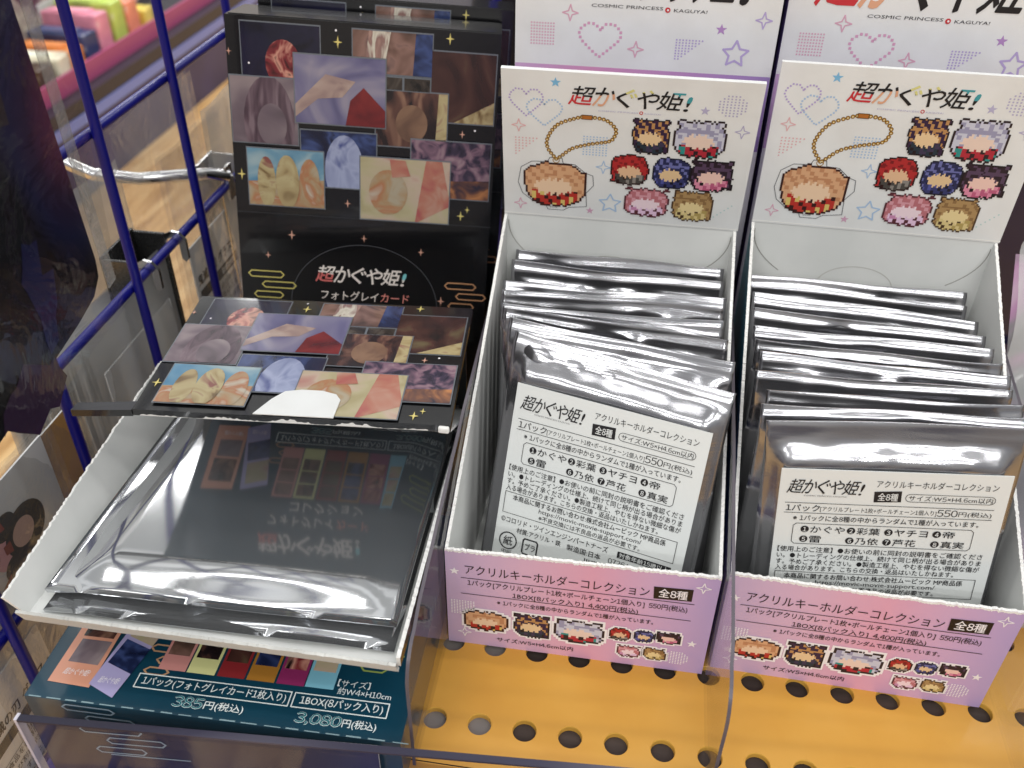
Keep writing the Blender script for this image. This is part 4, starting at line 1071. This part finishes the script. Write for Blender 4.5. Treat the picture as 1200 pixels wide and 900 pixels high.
for k in range(8):
    bag(-1.86-.032*k, .76-.034*k+.01*math.sin(k*2.2), 1.5, -.8, .64-.012*k, bln[k], (.80-.034*k, 1.45, -.7, .50-.03*k+.03*math.sin(k*3)), 3+k, FILMW, bulge=.012, cardm=principled('bag_card_%d' % k, hexc(bcs[k]), .5))
def tagprint(seed):
    def f(p):
        p.text('鬼滅の刃 グラス・', .05, .80, .97, .12, K_, 2, 0, .03)
        p.rect(.05, .62, 1.0, .745, K_, 2); p.text('取扱説明書', .58, .645, .93, .075, LABELP, 3, 0, .02)
        ys = [.50, .385, .27, .155, .04, -.075, -.19]
        tx = ['商品の特性上', '●食品を長時間入れたままに', '●ひび割れが生じた場合', 'たりこすったりする事', '使用しないでください', 'ようにしてください', 'ご注意の上ご使用']
        p.text(tx[0], .40, ys[0], .95, .075, K_, 2)
        for y, s_ in zip(ys[1:], tx[1:]): p.text(s_, .05, y, .05+.075*len(s_), .075, K_, 2)
        for y in (.475, -.215): p.stroke([(.05, y), (1, y)], .006, K_, 2)
    return f
bag(-1.80, 1.76, 2.46, -.5, 1.15, 'clear bag with white printed instruction card beside the dark hook bracket', (1.84, 2.38, -.08, .60), 21, FILM, prints=tagprint(1))
bag(-1.80, 2.30, 3.1, -.3, 1.2, 'wrinkled clear bag behind the black collage carton', None, 22, FILMG)
bag(-2.05, 1.75, 2.7, -.2, 1.28, 'tall clear bag flap under the chrome peg hook', None, 23, FILM)
bag(-2.2, 1.2, 2.0, .1, 1.02, 'loose clear bag edge behind the dark hook bracket', None, 24, FILMG)
bag(-1.78, -.62, .02, -1.6, .15, 'clear bag with white printed instruction card at the lower left corner', (-.56, -.08, -.78, -.16), 25, FILM, prints=tagprint(2))
# white bag with keyholder picture: plain patches only
WB = principled('white_bag_print', hexc('#cfcfd0'), .35); tone(WB, 8, [(.3, hexc('#b9babd')), (.7, hexc('#dcdcda'))], 2)
def patch(p):
    p.o = p.o+p.v*.22
    H = ink('#17131a'); RD = ink('#8a3a30')
    p.poly(ell(.34, .74, .58, .98), ink('#d9a0a4'), 2); p.poly(ell(.20, .80, .40, 1.0), ink('#c07a80'), 2)
    p.poly(ell(.46, .70, .82, 1.02), H, 3); p.poly(ell(.40, .92, .60, 1.08), H, 3.3); p.poly(ell(.38, .64, .58, .80), H, 3.6)
    p.poly(ell(.52, .77, .71, .95), ink('#c9a698'), 4)
    p.poly([(.36, 1.02), (.50, .99), (.48, 1.09), (.40, 1.11)], RD, 4); p.poly([(.28, .66), (.42, .72), (.38, .60)], RD, 4); p.poly([(.44, .84), (.50, .82), (.50, .90), (.44, .90)], RD, 4.3)
t = bag(-1.79, -.40, .42, -.55, .56, 'white bag with a small dark and red figure print hanging at the left edge', (-.38, .34, -.52, .54), 26, FILM, prints=patch, cardm=WB)
TANC = principled('tan_card', hexc('#c29358'), .5); tone(TANC, 6, [(.3, hexc('#a87a44')), (.7, hexc('#d4aa70'))], 2, stretch=(1, 2, .5))
bag(-1.86, .18, .72, -.8, .50, 'clear bag with tan card between the white bag and the blue wire', (.20, .60, -.75, .46), 27, FILM, cardm=TANC)

# dark bagged item hanging close to the camera
t = thing('hanging_bag', 'large dark glossy bagged item hanging at the upper left, close to the camera', 'bagged goods', (-1.33, -.4, 1.15), 'bags hanging in front of the blue grid')
DRK = principled('dark_print', (1, 1, 1), .35, 0, .3, .25, .15)
tone(DRK, 9, [(.45, hexc('#060508')), (.60, hexc('#0b090d')), (.66, hexc('#121634')), (.71, hexc('#22142e')), (.82, hexc('#6a2a46'))], 0, stretch=(1, 1.6, .7))
ol = [(-1.3, 1.0), (-.30, 1.185), (.15, 1.275), (.27, 1.31), (.325, 1.36), (.335, 1.42), (.27, 3.0), (-1.3, 3.0)]
mb = MB(); mb.prism([V(-1.30, y, z) for y, z in ol], V(.05, 0, 0), DRK, DRK, DRK)
p = Print(mb, V(-1.2995, -.6, 1.0), V(0, 1, 0), V(0, 0, 1))
def rag(x0, y0, x1, y1, sd):
    r_ = random.Random(sd); return [(a_+r_.uniform(-.03, .03), b_+r_.uniform(-.04, .04)) for a_, b_ in ell(x0, y0, x1, y1, 0, 360, 14)]
p.poly(rag(.36, .86, .64, 1.06, 1), ink('#561f30', .35), 1); p.poly(rag(.54, .30, .68, .66, 2), ink('#10133a', .35), 1); p.poly(rag(.24, .10, .60, .30, 3), ink('#25122e', .35), 1.3)
p.poly([(.60, 1.02), (.72, 1.0), (.74, 1.32), (.62, 1.34)], ink('#2a2422', .35), 1); p.poly([(.50, 1.10), (.53, 1.10), (.53, 1.42), (.50, 1.42)], ink('#6a6460', .35), 2)
mb.build('dark_panel', t, bevel=.01)
mb = MB(); SEAM = film('seam_film', (.84, .84, .83), .06, 1.2, .12, .8, 60, .13)
mb.prism([V(-1.286, .345, 1.30), V(-1.286, .40, 1.31), V(-1.286, .36, 3.0), V(-1.286, .30, 3.0)], V(.003, 0, 0), SEAM); mb.build('seam', t)
mb = MB(); P_ = []
for j in range(16):
    for i in range(12):
        s, r = i/11, j/15; P_.append(V(-1.285+.012*math.sin(5*s+6*r), -1.3+(1.82)*s-.10*(1-r)*s, 1.0+.17*s*(1-r)+2.0*r))
mb.grid(P_, 12, 16, film('clear_sleeve_film', (.95, .95, .95), .02, 1.3, .07, .5, 26), True); mb.build('clear_sleeve', t)
t2 = thing('peg_hook', 'straight chrome peg hook carrying the large dark bagged item', 'hook', (GX, -.6, 3.05))
mb = MB(); mb.tube([(GX-.07, -.6, 3.06), (-1.2, -.6, 3.06), (-1.17, -.6, 3.12)], .03, CHROME); mb.build('rod', t2)

# ------------------------------------------------------------------ background bench and goods
NAVY = principled('navy_plinth', hexc('#37356a'), .4)
tone(NAVY, 5, [(.3, hexc('#24224a')), (.7, hexc('#353264'))], 2)
b = thing('display_bench', 'long navy display bench with pale blue band across the aisle', 'display bench', (-16, 25, FLOORZ))
BX = -14.0
mb = MB(); mb.box((-21, 4, FLOORZ+.002), (BX, 60, -6.25), NAVY); mb.build('plinth', b)
mb = MB(); mb.box((-21, 4, -6.24), (BX+.06, 60, -5.97), principled('pale_blue_band', hexc('#6f7fc4'), .3)); mb.build('band', b)
mb = MB(); mb.box((-21, 4, -5.96), (BX+.03, 60, -5.60), principled('dark_ledge', hexc('#211f2e'), .4)); mb.build('ledge', b)
rng = random.Random(12)
strip = [('pink', '#a84a78', 17.5, 34), ('yellow', '#d9bd72', 8, 17.4), ('amber', '#dfae3c', 34.1, 50)]
for nm, h_, a, c in strip:
    t = tag(thing('price_strip', '%s price strip along the front of the far bench' % nm, 'price strip', (BX-.4, (a+c)/2, -5.7), 'price strips on the far bench'), '%s price strip along the front of the far bench' % nm, 'price strip', 'price strips on the far bench')
    mb = MB(); mb.box((BX-.48, a, -5.597), (BX-.40, c, -5.10), principled('strip_'+nm, hexc(h_), .4)); mb.build('strip_card', t)
    mb = MB(); mb.box((BX-.60, a, -5.598), (BX-.485, c, -5.3), WHITE); mb.build('strip_foot', t)
goods = [('salmon', '#d98878', 10.5), ('pale grey', '#b9b4ac', 12.3), ('brick red', '#a8503e', 14.0), ('cream', '#e6dcc0', 15.6), ('sky blue', '#8cc4d4', 17.2), ('leaf green', '#8fbf72', 19.0), ('white', '#ece8e0', 20.8), ('mustard', '#c99a3a', 22.6), ('dark brown', '#4a3628', 24.2), ('ivory', '#efe6cc', 26.0), ('orange', '#d07a30', 27.8), ('navy blue', '#2c3a66', 29.5), ('rose', '#d88aa0', 31.4), ('lime', '#b4c860', 33.4), ('coral', '#e08a70', 35.4), ('lemon', '#e6cf60', 37.4)]
for gi, (nm, h_, y) in enumerate(goods):
    y = 13.0+gi*.80
    lb = '%s boxed item in the row on the far bench' % nm
    t = thing('boxed_goods', lb, 'boxed goods', (BX-1.7, y, -5.598), 'boxed goods on the far bench')
    mt = principled('goods_'+nm.replace(' ', '_'), (1, 1, 1), .35)
    c0 = hexc(h_); tone(mt, 9, [(.34, tuple(v*.45 for v in c0[:3])+(1,)), (.48, c0), (.62, tuple(min(1, v*1.25) for v in c0[:3])+(1,)), (.70, hexc('#f0ece4'))], 3)
    hh = rng.uniform(.7, 1.5); wd = rng.uniform(.30, .37)
    mb = MB(); mb.box((BX-2.5, y-wd, -5.598), (BX-.75, y+wd, -5.598+hh), mt, rng.uniform(-.15, .15)); mb.build('carton_body', t, bevel=.05)
    mb = MB(); mb.box((BX-2.2, y-wd*.6, -5.598+hh), (BX-1.1, y+wd*.6, -5.598+hh+.04), principled('goods_face_'+nm.replace(' ', '_'), tuple(min(1, v*1.3+.05) for v in c0[:3]), .35), 0); mb.build('front_label', t)
rows = [('tall crimson', '#9a3a4a', 13.), ('tall teal', '#4a9a98', 16.5), ('tall sand', '#d8c49a', 20.), ('tall plum', '#6a3a5a', 23.5), ('tall peach', '#e8b898', 27.), ('tall olive', '#8a8a48', 30.5), ('tall pale pink', '#ecc4cc', 34.)]
for nm, h_, y in rows:
    t = thing('boxed_goods', '%s boxed item in the rear row on the far bench' % nm, 'boxed goods', (BX-3.9, y, -5.598), 'boxed goods on the far bench')
    c0 = hexc(h_); mt = principled('goods_'+nm.replace(' ', '_'), (1, 1, 1), .35); tone(mt, 8, [(.36, tuple(v*.5 for v in c0[:3])+(1,)), (.5, c0), (.66, hexc('#efe9dc'))], 3)
    mb = MB(); mb.box((BX-5.0, y-1.3, -5.598), (BX-2.8, y+1.3, -5.598+rng.uniform(1.8, 2.6)), mt); mb.build('carton_body', t, bevel=.05)
    mb = MB(); mb.box((BX-2.79, y-.8, -5.0), (BX-2.75, y+.8, -4.3), WHITE); mb.build('front_label', t)
# olive book edge with ruled spine and dark fixture behind the tall carton
t = thing('olive_box', 'olive green box with ruled pale edge behind the collage carton', 'box', (.0, 4.4, .8))
OL = principled('olive_card', hexc('#8a8738'), .4)
mb = MB(); mb.box((-.18, 4.3, -.18), (.6, 4.6, 1.9), OL); mb.build('box_body', t)
mb = MB(); mb.box((-.26, 4.3, -.18), (-.181, 4.58, 1.9), principled('pale_ruled_edge', hexc('#c9c3a8'), .5))
for k in range(70): mb.box((-.262, 4.296, -.1+k*.028), (-.205, 4.299, -.09+k*.028), KB)
mb.build('ruled_edge', t)
t = thing('dark_fixture', 'dark shop fixture standing behind the collage carton', 'fixture', (-.4, 4.9, FLOORZ))
mb = MB(); mb.box((-.75, 4.7, FLOORZ+.001), (1.4, 5.3, 2.6), principled('fixture_black', hexc('#15131c'), .4)); mb.build('cabinet', t, bevel=.02)
mb = MB(); mb.box((-.75, 4.2, -.24), (1.4, 4.69, -.18), principled('fixture_black', hexc('#15131c'), .4)); mb.build('ledge', t, bevel=.01)
mb = MB(); mb.tube([(-.50, 4.15, -.6), (-.50, 4.15, 2.6)], .03, BLUE); mb.build('blue_post', t)
# right side: dark blue panel and pink clear bag
DB = principled('deep_blue_plastic', hexc('#0a0c3a'), .25, 0, .5, .3)
t = thing('blue_crate', 'deep blue slotted plastic panel at the right edge behind the pink box', 'crate', (3.2, 2.6, .4))
mb = MB(); mb.box((2.25, 2.6, -.9), (4.2, 2.72, 2.6), DB)
mb.build('slotted_panel', t, bevel=.02)
mb = MB()
for k in range(8): mb.box((2.42+k*.2, 2.58, .95), (2.50+k*.2, 2.598, 1.9), principled('slot_black', hexc('#030312'), .5))
mb.build('slot', t)
mb = MB(); mb.box((2.25, 2.5, -.10), (4.2, 2.599, .0), principled('maroon_rail', hexc('#3a2030'), .4)); mb.build('rail', t)
t = thing('hanging_bag', 'crinkled clear bag with pink print at the right edge of the shelf', 'bagged goods', (2.5, .9, 0), 'bags at the right of the shelf')
mb = MB(); P_ = []
for j in range(26):
    for i in range(14):
        s, r = i/13, j/25; P_.append(V(2.16+.8*s, 1.40-.9*r+.10*math.sin(9*s+3*r)+.05*math.sin(17*r+5*s), 1.25-1.15*r+.06*math.sin(8*s+11*r)))
mb.grid(P_, 14, 26, FILMG, True, True); mb.build('clear_pouch', t)
PB = principled('pink_grey_print', (1, 1, 1), .35); tone(PB, 14, [(.36, hexc('#6a6468')), (.48, hexc('#8c878a')), (.56, hexc('#c08ab4')), (.68, hexc('#d8c8d0'))], 3, distort=1.4)
mb = MB(); mb.grid([V(2.19+.8*(i/5), 1.50-.9*(j/7), 1.14-1.13*(j/7)) for j in range(8) for i in range(6)], 6, 8, PB, True, True); mb.build('printed_card', t)

for o in list(scn.objects):
    if '_o' in o: del o['_o']
